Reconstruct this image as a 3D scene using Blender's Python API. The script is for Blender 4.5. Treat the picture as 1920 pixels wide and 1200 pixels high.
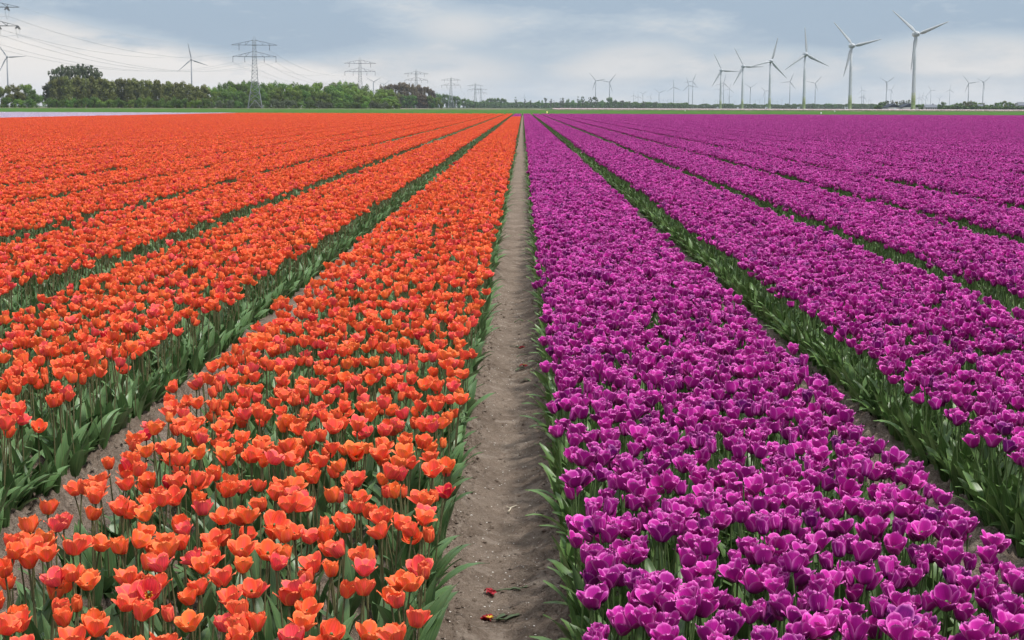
import bpy, math, random
import numpy as np
from mathutils import Matrix, Vector, Euler

sc = bpy.context.scene
for o in list(bpy.data.objects):
    bpy.data.objects.remove(o)
R = math.radians
FPX = 3200.0            # focal length in pixels of the 1920 px wide photograph
CAM_H = 1.49

# ---------------------------------------------------------------- camera
cam_d = bpy.data.cameras.new('camera')
cam = bpy.data.objects.new('camera', cam_d)
sc.collection.objects.link(cam)
cam_d.sensor_width = 36.0
cam_d.lens = 36.0 * FPX / 1920.0
cam_d.clip_start = 0.1
cam_d.clip_end = 60000
PITCH = math.atan(399.0 / FPX)
YAW = math.atan(19.0 / FPX)
cam_m = Matrix.Rotation(YAW, 4, 'Z') @ Matrix.Rotation(R(90) - PITCH, 4, 'X') @ Matrix.Rotation(0.0033, 4, 'Z')
cam_m.translation = (0, 0, CAM_H)
cam.matrix_world = cam_m
sc.camera = cam
sc.render.resolution_x, sc.render.resolution_y = 1024, 640

# ---------------------------------------------------------------- world / sky
SUN_DIR = Vector((0.42, -0.25, 1.0)).normalized()      # towards the sun
world = bpy.data.worlds.new('World')
sc.world = world
world.use_nodes = True
wt = world.node_tree
wt.nodes.clear()


class NG:
    """tiny helper for wiring shader nodes"""
    def __init__(s, tree):
        s.t = tree

    def n(s, typ, **kw):
        nd = s.t.nodes.new(typ)
        for k, v in kw.items():
            setattr(nd, k, v)
        return nd

    def set(s, sock, v):
        if hasattr(v, 'is_linked') or hasattr(v, 'links'):
            s.t.links.new(v, sock)
        else:
            sock.default_value = v

    def m(s, op, a, b=0.0, c=0.0, clamp=False):
        nd = s.n('ShaderNodeMath', operation=op, use_clamp=clamp)
        s.set(nd.inputs[0], a); s.set(nd.inputs[1], b); s.set(nd.inputs[2], c)
        return nd.outputs[0]

    def mix(s, f, a, b):
        nd = s.n('ShaderNodeMix', data_type='RGBA')
        s.set(nd.inputs[0], f)
        s.set(nd.inputs[6], a if not isinstance(a, tuple) else (*a, 1)[:4])
        s.set(nd.inputs[7], b if not isinstance(b, tuple) else (*b, 1)[:4])
        return nd.outputs[2]

    def rng(s, v, a, b, c=0.0, d=1.0, smooth=True):
        nd = s.n('ShaderNodeMapRange', interpolation_type='SMOOTHSTEP' if smooth else 'LINEAR')
        s.set(nd.inputs[0], v)
        for i, q in enumerate((a, b, c, d)):
            nd.inputs[1 + i].default_value = q
        return nd.outputs[0]

    def noise(s, vec, scale, detail=4, rough=0.55, dist=0.0):
        nd = s.n('ShaderNodeTexNoise')
        if vec is not None:
            s.t.links.new(vec, nd.inputs['Vector'])
        nd.inputs['Scale'].default_value = scale
        nd.inputs['Detail'].default_value = detail
        nd.inputs['Roughness'].default_value = rough
        nd.inputs['Distortion'].default_value = dist
        return nd.outputs[0]

    def comb(s, x, y, z):
        nd = s.n('ShaderNodeCombineXYZ')
        s.set(nd.inputs[0], x); s.set(nd.inputs[1], y); s.set(nd.inputs[2], z)
        return nd.outputs[0]

    def ramp(s, f, stops):
        nd = s.n('ShaderNodeValToRGB')
        s.t.links.new(f, nd.inputs[0])
        el = nd.color_ramp.elements
        while len(el) < len(stops):
            el.new(0.5)
        for e, (p, c) in zip(el, stops):
            e.position = p
            e.color = (*c, 1)
        return nd.outputs[0]


g = NG(wt)
tc = g.n('ShaderNodeTexCoord')
sep = g.n('ShaderNodeSeparateXYZ')
wt.links.new(tc.outputs['Generated'], sep.inputs[0])
dx, dy, dz = sep.outputs
az = g.m('MULTIPLY', g.m('ARCTAN2', dx, dy), 57.2958)            # degrees, 0 = along the rows
el = g.m('MULTIPLY', g.m('ARCSINE', dz), 57.2958)
elc = g.m('MAXIMUM', el, 0.0)
# clouds thin out towards the horizon as a flat cloud deck does
deck = g.comb(g.m('MULTIPLY', az, 0.11), g.m('MULTIPLY', g.m('POWER', elc, 0.8), 0.52), 0.7)
cl = g.m('MULTIPLY', g.m('SUBTRACT', g.noise(deck, 1.35, 5, 0.68), 0.5), 2.3)


def bank(a0, e0, ra, re, slope=0.0):
    """soft cloud bank centred on an azimuth/elevation (degrees)"""
    u = g.m('DIVIDE', g.m('SUBTRACT', az, a0), ra)
    e = g.m('SUBTRACT', el, g.m('ADD', e0, g.m('MULTIPLY', g.m('SUBTRACT', az, a0), slope)))
    v = g.m('DIVIDE', e, re)
    d = g.m('ADD', g.m('MULTIPLY', u, u), g.m('MULTIPLY', v, v))
    d = g.m('ADD', d, g.m('MULTIPLY', cl, 2.2))
    return g.rng(d, 1.5, 0.1)


low = g.rng(g.m('ADD', el, g.m('MULTIPLY', cl, 1.1)), 2.3, 0.2)
L = g.m('MULTIPLY', low, 0.50)
L = g.m('ADD', L, g.m('MULTIPLY', cl, 1.0))
for (a0, e0, ra, re, sl, amt) in ((-15.0, 1.35, 8.5, 1.5, -0.13, 0.85), (-2.2, 2.6, 1.9, 0.7, 0.0, 0.42),
                                  (-4.5, 1.2, 4.5, 0.9, 0.05, 0.42), (3.5, 1.6, 2.6, 0.7, 0.1, 0.45), (14.8, 1.7, 3.6, 0.75, 0.0, 0.55),
                                  (8.0, 1.3, 2.6, 0.7, 0.0, 0.40)):
    L = g.m('ADD', L, g.m('MULTIPLY', bank(a0, e0, ra, re, sl), amt))
for (a0, e0, ra, re, sl, amt) in ((-9.5, 2.5, 5.0, 0.9, -0.08, 0.34), (9.0, 3.6, 9.0, 0.9, 0.0, 0.28)):
    L = g.m('SUBTRACT', L, g.m('MULTIPLY', bank(a0, e0, ra, re, sl), amt))
L = g.m('ADD', L, g.m('MULTIPLY', g.rng(el, 4.0, 30.0), 0.38))
L = g.m('ADD', L, 0.10, clamp=True)
cloud = g.ramp(L, [(0.0, (0.170, 0.218, 0.275)), (0.35, (0.232, 0.270, 0.312)), (0.7, (0.332, 0.335, 0.342)), (1.0, (0.440, 0.415, 0.395))])
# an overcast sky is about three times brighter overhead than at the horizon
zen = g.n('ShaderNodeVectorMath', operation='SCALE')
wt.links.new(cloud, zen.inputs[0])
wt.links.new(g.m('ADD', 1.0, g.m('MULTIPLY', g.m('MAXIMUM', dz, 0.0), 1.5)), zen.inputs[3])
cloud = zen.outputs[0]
sky = g.n('ShaderNodeTexSky', sky_type='NISHITA', sun_disc=False)
sky.sun_elevation = math.asin(SUN_DIR.z)
sky.sun_rotation = math.atan2(SUN_DIR.x, SUN_DIR.y)
skyc = g.n('ShaderNodeVectorMath', operation='SCALE')
wt.links.new(sky.outputs[0], skyc.inputs[0])
skyc.inputs[3].default_value = 0.05
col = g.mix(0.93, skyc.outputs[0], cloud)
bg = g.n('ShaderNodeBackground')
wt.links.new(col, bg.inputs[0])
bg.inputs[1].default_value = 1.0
wo = g.n('ShaderNodeOutputWorld')
wt.links.new(bg.outputs[0], wo.inputs[0])

# ---------------------------------------------------------------- sun, exposure
sun_d = bpy.data.lights.new('sun', 'SUN')
sun = bpy.data.objects.new('sun', sun_d)
sc.collection.objects.link(sun)
sun_d.energy = 2.2
sun_d.angle = R(10)
sun_d.color = (1.0, 0.96, 0.90)
sun.rotation_euler = SUN_DIR.to_track_quat('Z', 'Y').to_euler()
sc.view_settings.view_transform = 'Standard'
sc.view_settings.look = 'None'
sc.view_settings.exposure = 1.0
sc.view_settings.gamma = 1.0
sc.view_settings.use_curve_mapping = False
cy = sc.cycles
cy.use_adaptive_sampling = True
cy.adaptive_threshold = 0.025
cy.max_bounces = 5
cy.diffuse_bounces = 2
cy.glossy_bounces = 2
cy.transmission_bounces = 3
cy.transparent_max_bounces = 4
cy.volume_bounces = 0
cy.caustics_reflective = False
cy.caustics_refractive = False

# ================================================================ helpers
COL = sc.collection
rnd = random.Random(7)
nrs = np.random.RandomState(11)


def tag(o, label=None, cat=None, group=None, kind=None):
    if label: o['label'] = label
    if cat: o['category'] = cat
    if group: o['group'] = group
    if kind: o['kind'] = kind
    return o


def link(name, mesh, parent=None, loc=None, rot=None, scl=None):
    o = bpy.data.objects.new(name, mesh)
    COL.objects.link(o)
    if parent: o.parent = parent
    if loc is not None: o.location = loc
    if rot is not None: o.rotation_euler = rot
    if scl is not None: o.scale = scl
    return o


def at(px, py, Y):
    """point of the place seen at pixel (px, py) of the photograph, Y metres away along the rows"""
    v = Vector(((px - 960.0) / FPX, (600.0 - py) / FPX, -1.0))
    d = cam_m.to_3x3() @ v
    k = Y / d.y
    return Vector((d.x * k, Y, CAM_H + d.z * k))


def horizon_y(px):
    return 201.0 + 0.0033 * (px - 979.0)


class MB:
    def __init__(s):
        s.v = []; s.f = []; s.m = []; s.a = []; s.n = 0

    def add(s, verts, faces, mat=0, attr=None):
        verts = np.asarray(verts, dtype=np.float64).reshape(-1, 3)
        b = s.n
        s.v.append(verts)
        s.n += len(verts)
        s.f.extend([tuple(i + b for i in f) for f in faces])
        s.m.extend([mat] * len(faces))
        s.a.append(np.zeros((len(verts), 3)) if attr is None else np.asarray(attr, dtype=np.float64).reshape(-1, 3))

    def merge(s, o, M=None, tone=None, matmap=None):
        V = np.concatenate(o.v)
        if M is not None:
            A = np.array(M)
            V = V @ A[:3, :3].T + A[:3, 3]
        at_ = np.concatenate(o.a).copy()
        if tone is not None:
            at_[:, 2] = tone
        b = s.n
        s.v.append(V); s.n += len(V)
        s.f.extend([tuple(i + b for i in f) for f in o.f])
        s.m.extend(o.m if matmap is None else [matmap[q] for q in o.m])
        s.a.append(at_)

    def tube(s, pts, rad, sides=6, mat=0, cap=True):
        pts = [Vector(p) for p in pts]
        if not hasattr(rad, '__len__'): rad = [rad] * len(pts)
        V = []; F = []
        for i, p in enumerate(pts):
            t = (pts[min(i + 1, len(pts) - 1)] - pts[max(i - 1, 0)]).normalized()
            ref = Vector((0, 0, 1)) if abs(t.z) < 0.9 else Vector((1, 0, 0))
            a = t.cross(ref).normalized(); b = t.cross(a)
            for k in range(sides):
                w = 2 * math.pi * (k + 0.5) / sides
                V.append(p + (a * math.cos(w) + b * math.sin(w)) * rad[i])
        for i in range(len(pts) - 1):
            for k in range(sides):
                k2 = (k + 1) % sides
                F.append((i * sides + k, i * sides + k2, (i + 1) * sides + k2, (i + 1) * sides + k))
        if cap:
            F.append(tuple(range(sides))); F.append(tuple(reversed(range((len(pts) - 1) * sides, len(pts) * sides))))
        at_ = np.zeros((len(V), 3)); at_[:, 1] = np.repeat(np.linspace(0, 1, len(pts)), sides)
        s.add([tuple(q) for q in V], F, mat, at_)

    def box(s, c, size, mat=0, M=None):
        x, y, z = [q / 2 for q in size]
        V = [Vector((c[0] + i * x, c[1] + j * y, c[2] + k * z)) for i in (-1, 1) for j in (-1, 1) for k in (-1, 1)]
        if M is not None: V = [M @ q for q in V]
        s.add([tuple(q) for q in V], [(0, 1, 3, 2), (4, 6, 7, 5), (0, 4, 5, 1), (2, 3, 7, 6), (0, 2, 6, 4), (1, 5, 7, 3)], mat)

    def mesh(s, name, mats, smooth=True):
        me = bpy.data.meshes.new(name)
        V = np.concatenate(s.v)
        me.from_pydata(V.tolist(), [], s.f)
        for m_ in mats: me.materials.append(m_)
        me.polygons.foreach_set('material_index', s.m)
        me.polygons.foreach_set('use_smooth', [smooth] * len(s.f))
        at_ = me.attributes.new('puv', 'FLOAT_VECTOR', 'POINT')
        at_.data.foreach_set('vector', np.concatenate(s.a).astype(np.float32).ravel())
        me.update()
        return me


# ================================================================ materials
def new_mat(name):
    m = bpy.data.materials.new(name)
    m.use_nodes = True
    m.node_tree.nodes.clear()
    return m, NG(m.node_tree)


def finish(g, col, rough=0.6, spec=0.3, trans=0.0, tcol=None, bump=None, metal=0.0):
    p = g.n('ShaderNodeBsdfPrincipled')
    g.set(p.inputs['Base Color'], col if not isinstance(col, tuple) else (*col, 1))
    g.set(p.inputs['Roughness'], rough)
    p.inputs['Specular IOR Level'].default_value = spec
    p.inputs['Metallic'].default_value = metal
    if bump is not None: g.t.links.new(bump, p.inputs['Normal'])
    out = g.n('ShaderNodeOutputMaterial')
    if trans > 0:
        t = g.n('ShaderNodeBsdfTranslucent')
        g.set(t.inputs[0], tcol if tcol is not None else col)
        mx = g.n('ShaderNodeMixShader')
        mx.inputs[0].default_value = trans
        g.t.links.new(p.outputs[0], mx.inputs[1]); g.t.links.new(t.outputs[0], mx.inputs[2])
        g.t.links.new(mx.outputs[0], out.inputs[0])
    else:
        g.t.links.new(p.outputs[0], out.inputs[0])


def bump_node(g, h, dist=0.01, strength=1.0):
    b = g.n('ShaderNodeBump')
    b.inputs['Distance'].default_value = dist
    b.inputs['Strength'].default_value = strength
    g.t.links.new(h, b.inputs['Height'])
    return b.outputs[0]


def plant_attr(g):
    a = g.n('ShaderNodeAttribute', attribute_name='puv')
    s = g.n('ShaderNodeSeparateXYZ')
    g.t.links.new(a.outputs['Vector'], s.inputs[0])
    b = g.n('ShaderNodeAttribute', attribute_name='tone', attribute_type='INSTANCER')
    return s.outputs[0], s.outputs[1], g.m('ADD', s.outputs[2], b.outputs['Fac'])


def petal_material(name, stops, flush, flush_amt, rim, rim_amt, base, base_v, dark, trans):
    m, g = new_mat(name)
    u, v, t = plant_attr(g)
    c = g.ramp(t, stops)
    au = g.m('ABSOLUTE', u)
    st = g.noise(g.comb(g.m('MULTIPLY', u, 9.0), g.m('MULTIPLY', v, 0.9), g.m('MULTIPLY', t, 40.0)), 1.6, 1, 0.6)
    mid = g.m('MULTIPLY', g.rng(au, 0.65, 0.05), g.rng(v, 0.98, 0.55))
    c = g.mix(g.m('MULTIPLY', g.m('MULTIPLY', mid, flush_amt), g.rng(st, 0.3, 0.65)), c, flush)
    edge = g.m('MAXIMUM', g.rng(au, 0.62, 1.0), g.rng(v, 0.80, 1.0))
    c = g.mix(g.m('MULTIPLY', edge, rim_amt), c, rim)
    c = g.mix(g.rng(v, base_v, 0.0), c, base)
    hs = g.n('ShaderNodeHueSaturation')
    g.t.links.new(c, hs.inputs['Color'])
    g.t.links.new(g.rng(st, 0.25, 0.75, 1.0 - dark, 1.0 + dark), hs.inputs['Value'])
    finish(g, hs.outputs[0], 0.50, 0.18, trans, hs.outputs[0])
    return m


M_OR = petal_material('orange_petal',
                      [(0.0, (0.56, 0.006, 0.035)), (0.05, (0.70, 0.016, 0.06)), (0.14, (0.88, 0.105, 0.120)), (0.30, (0.90, 0.110, 0.058)),
                       (0.65, (0.92, 0.142, 0.042)), (1.0, (0.94, 0.225, 0.050))],
                      (0.86, 0.085, 0.115), 0.65, (0.96, 0.27, 0.10), 0.60, (0.72, 0.42, 0.03), 0.18, 0.17, 0.25)
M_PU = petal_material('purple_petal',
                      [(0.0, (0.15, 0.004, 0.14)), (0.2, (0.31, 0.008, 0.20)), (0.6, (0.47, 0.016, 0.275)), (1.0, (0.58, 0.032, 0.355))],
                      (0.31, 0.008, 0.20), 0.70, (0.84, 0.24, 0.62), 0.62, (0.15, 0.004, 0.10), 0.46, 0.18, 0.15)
M_LI = petal_material('lilac_petal', [(0.0, (0.62, 0.50, 0.70)), (1.0, (0.76, 0.66, 0.80))],
                      (0.7, 0.5, 0.7), 0.3, (0.85, 0.80, 0.86), 0.6, (0.5, 0.5, 0.4), 0.1, 0.05, 0.25)
M_PK = petal_material('pale_pink_petal', [(0.0, (0.85, 0.50, 0.53)), (0.3, (0.88, 0.68, 0.70)), (1.0, (0.90, 0.78, 0.79))],
                      (0.8, 0.5, 0.55), 0.3, (0.9, 0.86, 0.85), 0.6, (0.6, 0.5, 0.4), 0.1, 0.05, 0.25)


def leaf_material(name, c0, c1, rimc):
    m, g = new_mat(name)
    u, v, t = plant_attr(g)
    au = g.m('ABSOLUTE', u)
    st = g.noise(g.comb(g.m('MULTIPLY', u, 8.0), g.m('MULTIPLY', v, 1.2), g.m('MULTIPLY', t, 30.0)), 1.8, 1, 0.6)
    c = g.mix(g.rng(st, 0.25, 0.75), c0, c1)
    c = g.mix(g.m('MULTIPLY', g.rng(au, 0.14, 0.0), 0.45), c, (c1[0] * 1.3, c1[1] * 1.25, c1[2] * 1.2))
    c = g.mix(g.m('MULTIPLY', g.rng(au, 0.86, 1.0), 0.6), c, rimc)
    hs = g.n('ShaderNodeHueSaturation')
    g.t.links.new(c, hs.inputs['Color'])
    g.t.links.new(g.rng(t, 0.0, 1.0, 0.75, 1.2), hs.inputs['Value'])
    finish(g, hs.outputs[0], 0.40, 0.45, 0.18, hs.outputs[0])
    return m


M_LF = leaf_material('tulip_leaf', (0.056, 0.118, 0.042), (0.112, 0.200, 0.068), (0.17, 0.27, 0.10))
M_LFP = leaf_material('purple_tulip_leaf', (0.056, 0.116, 0.034), (0.115, 0.200, 0.055), (0.24, 0.30, 0.09))


def simple_mat(name, c, rough=0.6, spec=0.3, var=0.0, scale=3.0, trans=0.0, metal=0.0):
    m, g = new_mat(name)
    if var > 0:
        tcn = g.n('ShaderNodeTexCoord')
        n = g.noise(tcn.outputs['Object'], scale, 5, 0.6)
        hs = g.n('ShaderNodeHueSaturation')
        hs.inputs['Color'].default_value = (*c, 1)
        g.t.links.new(g.rng(n, 0.3, 0.7, 1 - var, 1 + var), hs.inputs['Value'])
        finish(g, hs.outputs[0], rough, spec, trans, hs.outputs[0], None, metal)
    else:
        finish(g, c, rough, spec, trans, (*c, 1) if trans else None, None, metal)
    return m


M_STEM = simple_mat('tulip_stem', (0.085, 0.135, 0.045), 0.45, 0.3, 0.2, 30)
M_STEM_R = simple_mat('reddish_stem', (0.12, 0.115, 0.055), 0.45, 0.3, 0.25, 30)
M_STAM = simple_mat('yellow_stamen', (0.70, 0.48, 0.05), 0.6, 0.2)
M_WHITE = simple_mat('white_paint', (0.56, 0.58, 0.60), 0.4, 0.4, 0.04, 0.4)
M_BLADE = simple_mat('grey_blade_paint', (0.36, 0.38, 0.40), 0.4, 0.4, 0.05, 0.3)
M_FARW = simple_mat('far_turbine_backlit_grey', (0.20, 0.21, 0.23), 0.45, 0.35, 0.05, 0.3)  # backlit shade of the distant turbines put into an even dark grey
M_STEEL = simple_mat('galvanised_steel', (0.21, 0.225, 0.235), 0.5, 0.4, 0.2, 0.6)
M_STEELD = simple_mat('weathered_steel', (0.07, 0.075, 0.08), 0.55, 0.35, 0.2, 0.6)
M_INS = simple_mat('insulator_glaze', (0.06, 0.06, 0.065), 0.3, 0.5)
M_WIRE = simple_mat('aluminium_conductor', (0.30, 0.31, 0.33), 0.5, 0.4)
M_SLATE = simple_mat('dark_roofing', (0.030, 0.036, 0.050), 0.8, 0.1, 0.2, 0.4)
M_ROOFG = simple_mat('grey_roofing', (0.11, 0.12, 0.14), 0.6, 0.3, 0.15, 0.4)
M_WALL = simple_mat('whitewashed_wall', (0.50, 0.47, 0.45), 0.7, 0.2, 0.06, 0.5)
M_DARK = simple_mat('dark_opening', (0.03, 0.03, 0.035), 0.4, 0.4)
M_YEL = simple_mat('yellow_paint', (0.80, 0.72, 0.25), 0.5, 0.3)
M_TWIG = simple_mat('pale_dry_twig', (0.50, 0.44, 0.34), 0.7, 0.2, 0.15, 60)
M_SHELL = simple_mat('shell_fragment', (0.68, 0.64, 0.58), 0.5, 0.3)
M_CRIM = simple_mat('wilted_crimson_petal', (0.34, 0.018, 0.028), 0.55, 0.25, 0.25, 60, 0.2)
M_WLEAF = simple_mat('wilted_leaf', (0.10, 0.135, 0.065), 0.6, 0.3, 0.25, 40, 0.15)


def tower_material():
    m, g = new_mat('banded_turbine_tower')
    tcn = g.n('ShaderNodeTexCoord')
    s = g.n('ShaderNodeSeparateXYZ')
    g.t.links.new(tcn.outputs['Object'], s.inputs[0])
    z = g.m('DIVIDE', s.outputs[2], 70.0)
    nd = g.n('ShaderNodeValToRGB')
    g.t.links.new(z, nd.inputs[0])
    nd.color_ramp.interpolation = 'CONSTANT'
    stops = [(0.0, (0.085, 0.125, 0.032)), (0.04, (0.11, 0.16, 0.042)), (0.08, (0.15, 0.20, 0.065)), (0.12, (0.215, 0.26, 0.11)),
             (0.155, (0.29, 0.325, 0.19)), (0.19, (0.35, 0.38, 0.29)), (0.225, (0.40, 0.425, 0.445))]
    e = nd.color_ramp.elements
    while len(e) < len(stops): e.new(0.5)
    for q, (p, c) in zip(e, stops):
        q.position = p; q.color = (*c, 1)
    n = g.noise(tcn.outputs['Object'], 0.35, 4, 0.6)
    hs = g.n('ShaderNodeHueSaturation')
    g.t.links.new(nd.outputs[0], hs.inputs['Color'])
    g.t.links.new(g.rng(n, 0.3, 0.7, 0.94, 1.05), hs.inputs['Value'])
    finish(g, hs.outputs[0], 0.45, 0.35)
    return m


M_TOWER = tower_material()


def foliage_material(name, c0, c1, trans=0.25):
    m, g = new_mat(name)
    oi = g.n('ShaderNodeObjectInfo')
    u, v, t = plant_attr(g)
    c = g.mix(t, c0, c1)
    hs = g.n('ShaderNodeHueSaturation')
    g.t.links.new(c, hs.inputs['Color'])
    g.t.links.new(g.rng(oi.outputs['Random'], 0, 1, 0.485, 0.515, False), hs.inputs['Hue'])
    g.t.links.new(g.rng(oi.outputs['Random'], 0, 1, 0.72, 1.3, False), hs.inputs['Value'])
    finish(g, hs.outputs[0], 0.6, 0.2, trans, hs.outputs[0])
    return m


F_DARK = foliage_material('dark_green_foliage', (0.050, 0.108, 0.018), (0.120, 0.205, 0.034))
F_MID = foliage_material('fresh_green_foliage', (0.078, 0.142, 0.020), (0.172, 0.250, 0.040))
F_OLIVE = foliage_material('olive_poplar_foliage', (0.088, 0.105, 0.028), (0.165, 0.175, 0.048))
F_BROWN = foliage_material('russet_budding_foliage', (0.085, 0.062, 0.034), (0.150, 0.105, 0.058))
F_GREY = foliage_material('grey_green_foliage', (0.060, 0.080, 0.040), (0.11, 0.13, 0.065))
M_BARK = simple_mat('tree_bark', (0.085, 0.070, 0.055), 0.8, 0.1, 0.25, 2.0)


def soil_material():
    m, g = new_mat('dry_clay_soil')
    geo = g.n('ShaderNodeNewGeometry')
    P = geo.outputs['Position']
    n1 = g.noise(P, 2.3, 5, 0.6)
    n2 = g.noise(P, 28, 6, 0.65)
    n3 = g.noise(P, 150, 4, 0.65)
    c = g.mix(g.rng(n1, 0.3, 0.7), (0.150, 0.113, 0.087), (0.250, 0.196, 0.154))
    c = g.mix(g.m('MULTIPLY', g.rng(n2, 0.42, 0.7), 0.6), c, (0.320, 0.258, 0.206))
    c = g.mix(g.m('MULTIPLY', g.rng(n3, 0.52, 0.34), 0.65), c, (0.100, 0.073, 0.056))
    n4 = g.noise(P, 7.0, 4, 0.6, 0.8)
    c = g.mix(g.m('MULTIPLY', g.rng(n4, 0.54, 0.68), 0.55), c, (0.350, 0.290, 0.238))
    h = g.m('ADD', g.m('MULTIPLY', n2, 1.0), g.m('MULTIPLY', n3, 0.45))
    finish(g, c, 0.95, 0.08, 0, None, bump_node(g, h, 0.03, 1.0))
    return m


M_SOIL = soil_material()


def field_material(name, c0, c1, scale, streak=0.15):
    m, g = new_mat(name)
    geo = g.n('ShaderNodeNewGeometry')
    mp = g.n('ShaderNodeVectorMath', operation='MULTIPLY')
    g.t.links.new(geo.outputs['Position'], mp.inputs[0])
    mp.inputs[1].default_value = (1, streak, 1)
    n = g.noise(mp.outputs[0], scale, 6, 0.65)
    c = g.mix(g.rng(n, 0.32, 0.68), c0, c1)
    finish(g, c, 0.85, 0.1)
    return m


M_CROP = field_material('green_cereal_crop', (0.030, 0.084, 0.007), (0.052, 0.118, 0.012), 0.35)
M_ROUGH = field_material('rough_verge_grass', (0.055, 0.080, 0.022), (0.095, 0.105, 0.042), 0.25)
M_TRACK = field_material('pale_farm_track', (0.22, 0.19, 0.14), (0.30, 0.26, 0.20), 0.4)
M_LAND = field_material('distant_farmland', (0.030, 0.055, 0.016), (0.055, 0.075, 0.025), 0.02, 1.0)

# ================================================================ ground
GAPS_O = [0.16, 0.25, 0.22, 0.19, 0.15, 0.20]
GAPS_P = [0.17, 0.25, 0.20, 0.22, 0.26, 0.18]
FIELD_END = 304.0
PERIOD = 1.5


def beds():
    """(colour, index, left edge, right edge) of every flower bed, edges at flower height"""
    out = []
    for k in range(62):
        r = -0.225 - PERIOD * k + (0 if k == 0 else (0.25 - GAPS_O[k % 6]) / 2)
        l = -0.225 - PERIOD * (k + 1) + GAPS_O[k % 6] - (0.25 - GAPS_O[k % 6]) * -0.5 + (0.0)
        l = -0.225 - PERIOD * (k + 1) + 0.25 - (0.25 - GAPS_O[(k + 1) % 6]) / 2 if k else -0.225 - PERIOD + 0.25
        out.append(('lilac' if k >= 33 else 'orange', k, l, r))
    for k in range(64):
        l = 0.105 + PERIOD * k - (0 if k == 0 else (0.25 - GAPS_P[k % 6]) / 2)
        r = 0.105 + PERIOD * (k + 1) - 0.25 + (0 if k == 0 else (0.25 - GAPS_P[(k + 1) % 6]) / 2)
        out.append(('purple', k, l, r))
    return out


BEDS = beds()
BED_X = {(c_, k_): (l_, r_) for c_, k_, l_, r_ in BEDS}
PATHX = -0.06


def vnoise(x, y, seed=0):
    """cheap smooth value noise on arrays"""
    xi = np.floor(x).astype(np.int64); yi = np.floor(y).astype(np.int64)
    xf = x - xi; yf = y - yi
    xf = xf * xf * (3 - 2 * xf); yf = yf * yf * (3 - 2 * yf)

    def h(a, b):
        n = (a * 374761393 + b * 668265263 + seed * 974711) & 0x7fffffff
        n = ((n ^ (n >> 13)) * 1274126177) & 0x7fffffff
        return ((n ^ (n >> 16)) & 0xffff) / 65535.0
    return (h(xi, yi) * (1 - xf) + h(xi + 1, yi) * xf) * (1 - yf) + (h(xi, yi + 1) * (1 - xf) + h(xi + 1, yi + 1) * xf) * yf


def soil_z(x, y):
    x = np.asarray(x, float); y = np.asarray(y, float)
    near = np.clip((22.0 - y) / 6.0, 0, 1) * np.clip((6.5 - np.abs(x)) / 1.0, 0, 1)
    d0 = (x - PATHX + 0.02 * (vnoise(y * 1.3, y * 0, 3) - 0.5) * 2) / 0.25
    tr = -0.11 * np.exp(-(d0 ** 2) * 1.3)
    sh = 0.018 * np.exp(-((np.abs(d0) - 1.15) / 0.35) ** 2)
    ph = np.mod(x + 0.225 - 0.125 + 0.75, PERIOD) - 0.75          # orange side furrows
    ph2 = np.mod(x - 0.105 + 0.125 + 0.75, PERIOD) - 0.75
    fur = -0.035 * np.where(x < -0.8, np.exp(-(ph / 0.13) ** 2), 0) - 0.035 * np.where(x > 0.8, np.exp(-(ph2 / 0.13) ** 2), 0)
    shoulder = np.clip(np.abs(d0) - 0.35, 0, 1)
    clod = 0.066 * (vnoise(x * 22, y * 19, 1) - 0.5) * (0.25 + 0.75 * shoulder)
    clod += 0.044 * (vnoise(x * 52, y * 47, 2) - 0.5) * (0.22 + 0.78 * shoulder)
    clod += 0.028 * np.maximum(0, vnoise(x * 90, y * 85, 5) - 0.55) * shoulder * 2
    clod *= np.clip((13.0 - y) / 3.5, 0, 1)
    clod += 0.012 * (vnoise(x * 5, y * 6, 4) - 0.5)
    ripple = 0.008 * np.sin(y * 26 + 6 * vnoise(x * 3, y * 2, 8)) * np.exp(-(d0 ** 2) * 2)
    return near * (tr + sh + fur + clod + ripple)


xs = np.unique(np.round(np.concatenate([
    [-20000, -5000, -1200, -400, -150, -60, -25, -12, -8], np.arange(-6.0, -1.95, 0.05), np.arange(-1.95, -1.15, 0.016), np.arange(-1.15, -0.45, 0.04),
    np.arange(-0.45, 0.27, 0.0075), np.arange(0.27, 1.25, 0.04), np.arange(1.25, 1.8, 0.016), np.arange(1.8, 6.0, 0.05), [6, 8, 12, 25, 60, 150, 400, 1200, 5000, 20000]]), 4))
ys = np.unique(np.round(np.concatenate([
    [-30, -6, 0, 1.5, 2.4], np.arange(2.8, 6.5, 0.012), np.arange(6.5, 11, 0.025), np.arange(11, 23, 0.1), [25, 30, 40, 60, 90, 140, 200, 304, 420, 720, 1200, 2500, 6000, 12000, 30000]]), 4))
X, Y = np.meshgrid(xs, ys)
Z = soil_z(X, Y)
nx, ny = len(xs), len(ys)
me = bpy.data.meshes.new('ground')
idx = np.arange(nx * ny).reshape(ny, nx)
quads = np.stack([idx[:-1, :-1], idx[:-1, 1:], idx[1:, 1:], idx[1:, :-1]], -1).reshape(-1, 4)
me.vertices.add(nx * ny)
me.vertices.foreach_set('co', np.stack([X, Y, Z], -1).astype(np.float32).ravel())
me.loops.add(len(quads) * 4)
me.loops.foreach_set('vertex_index', quads.astype(np.int32).ravel())
me.polygons.add(len(quads))
me.polygons.foreach_set('loop_start', np.arange(0, len(quads) * 4, 4, dtype=np.int32))
me.polygons.foreach_set('loop_total', np.full(len(quads), 4, np.int32))
me.polygons.foreach_set('use_smooth', np.ones(len(quads), bool))
me.materials.append(M_SOIL)
me.update(calc_edges=True)
me.validate()
tag(link('ground', me), kind='structure')


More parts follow.
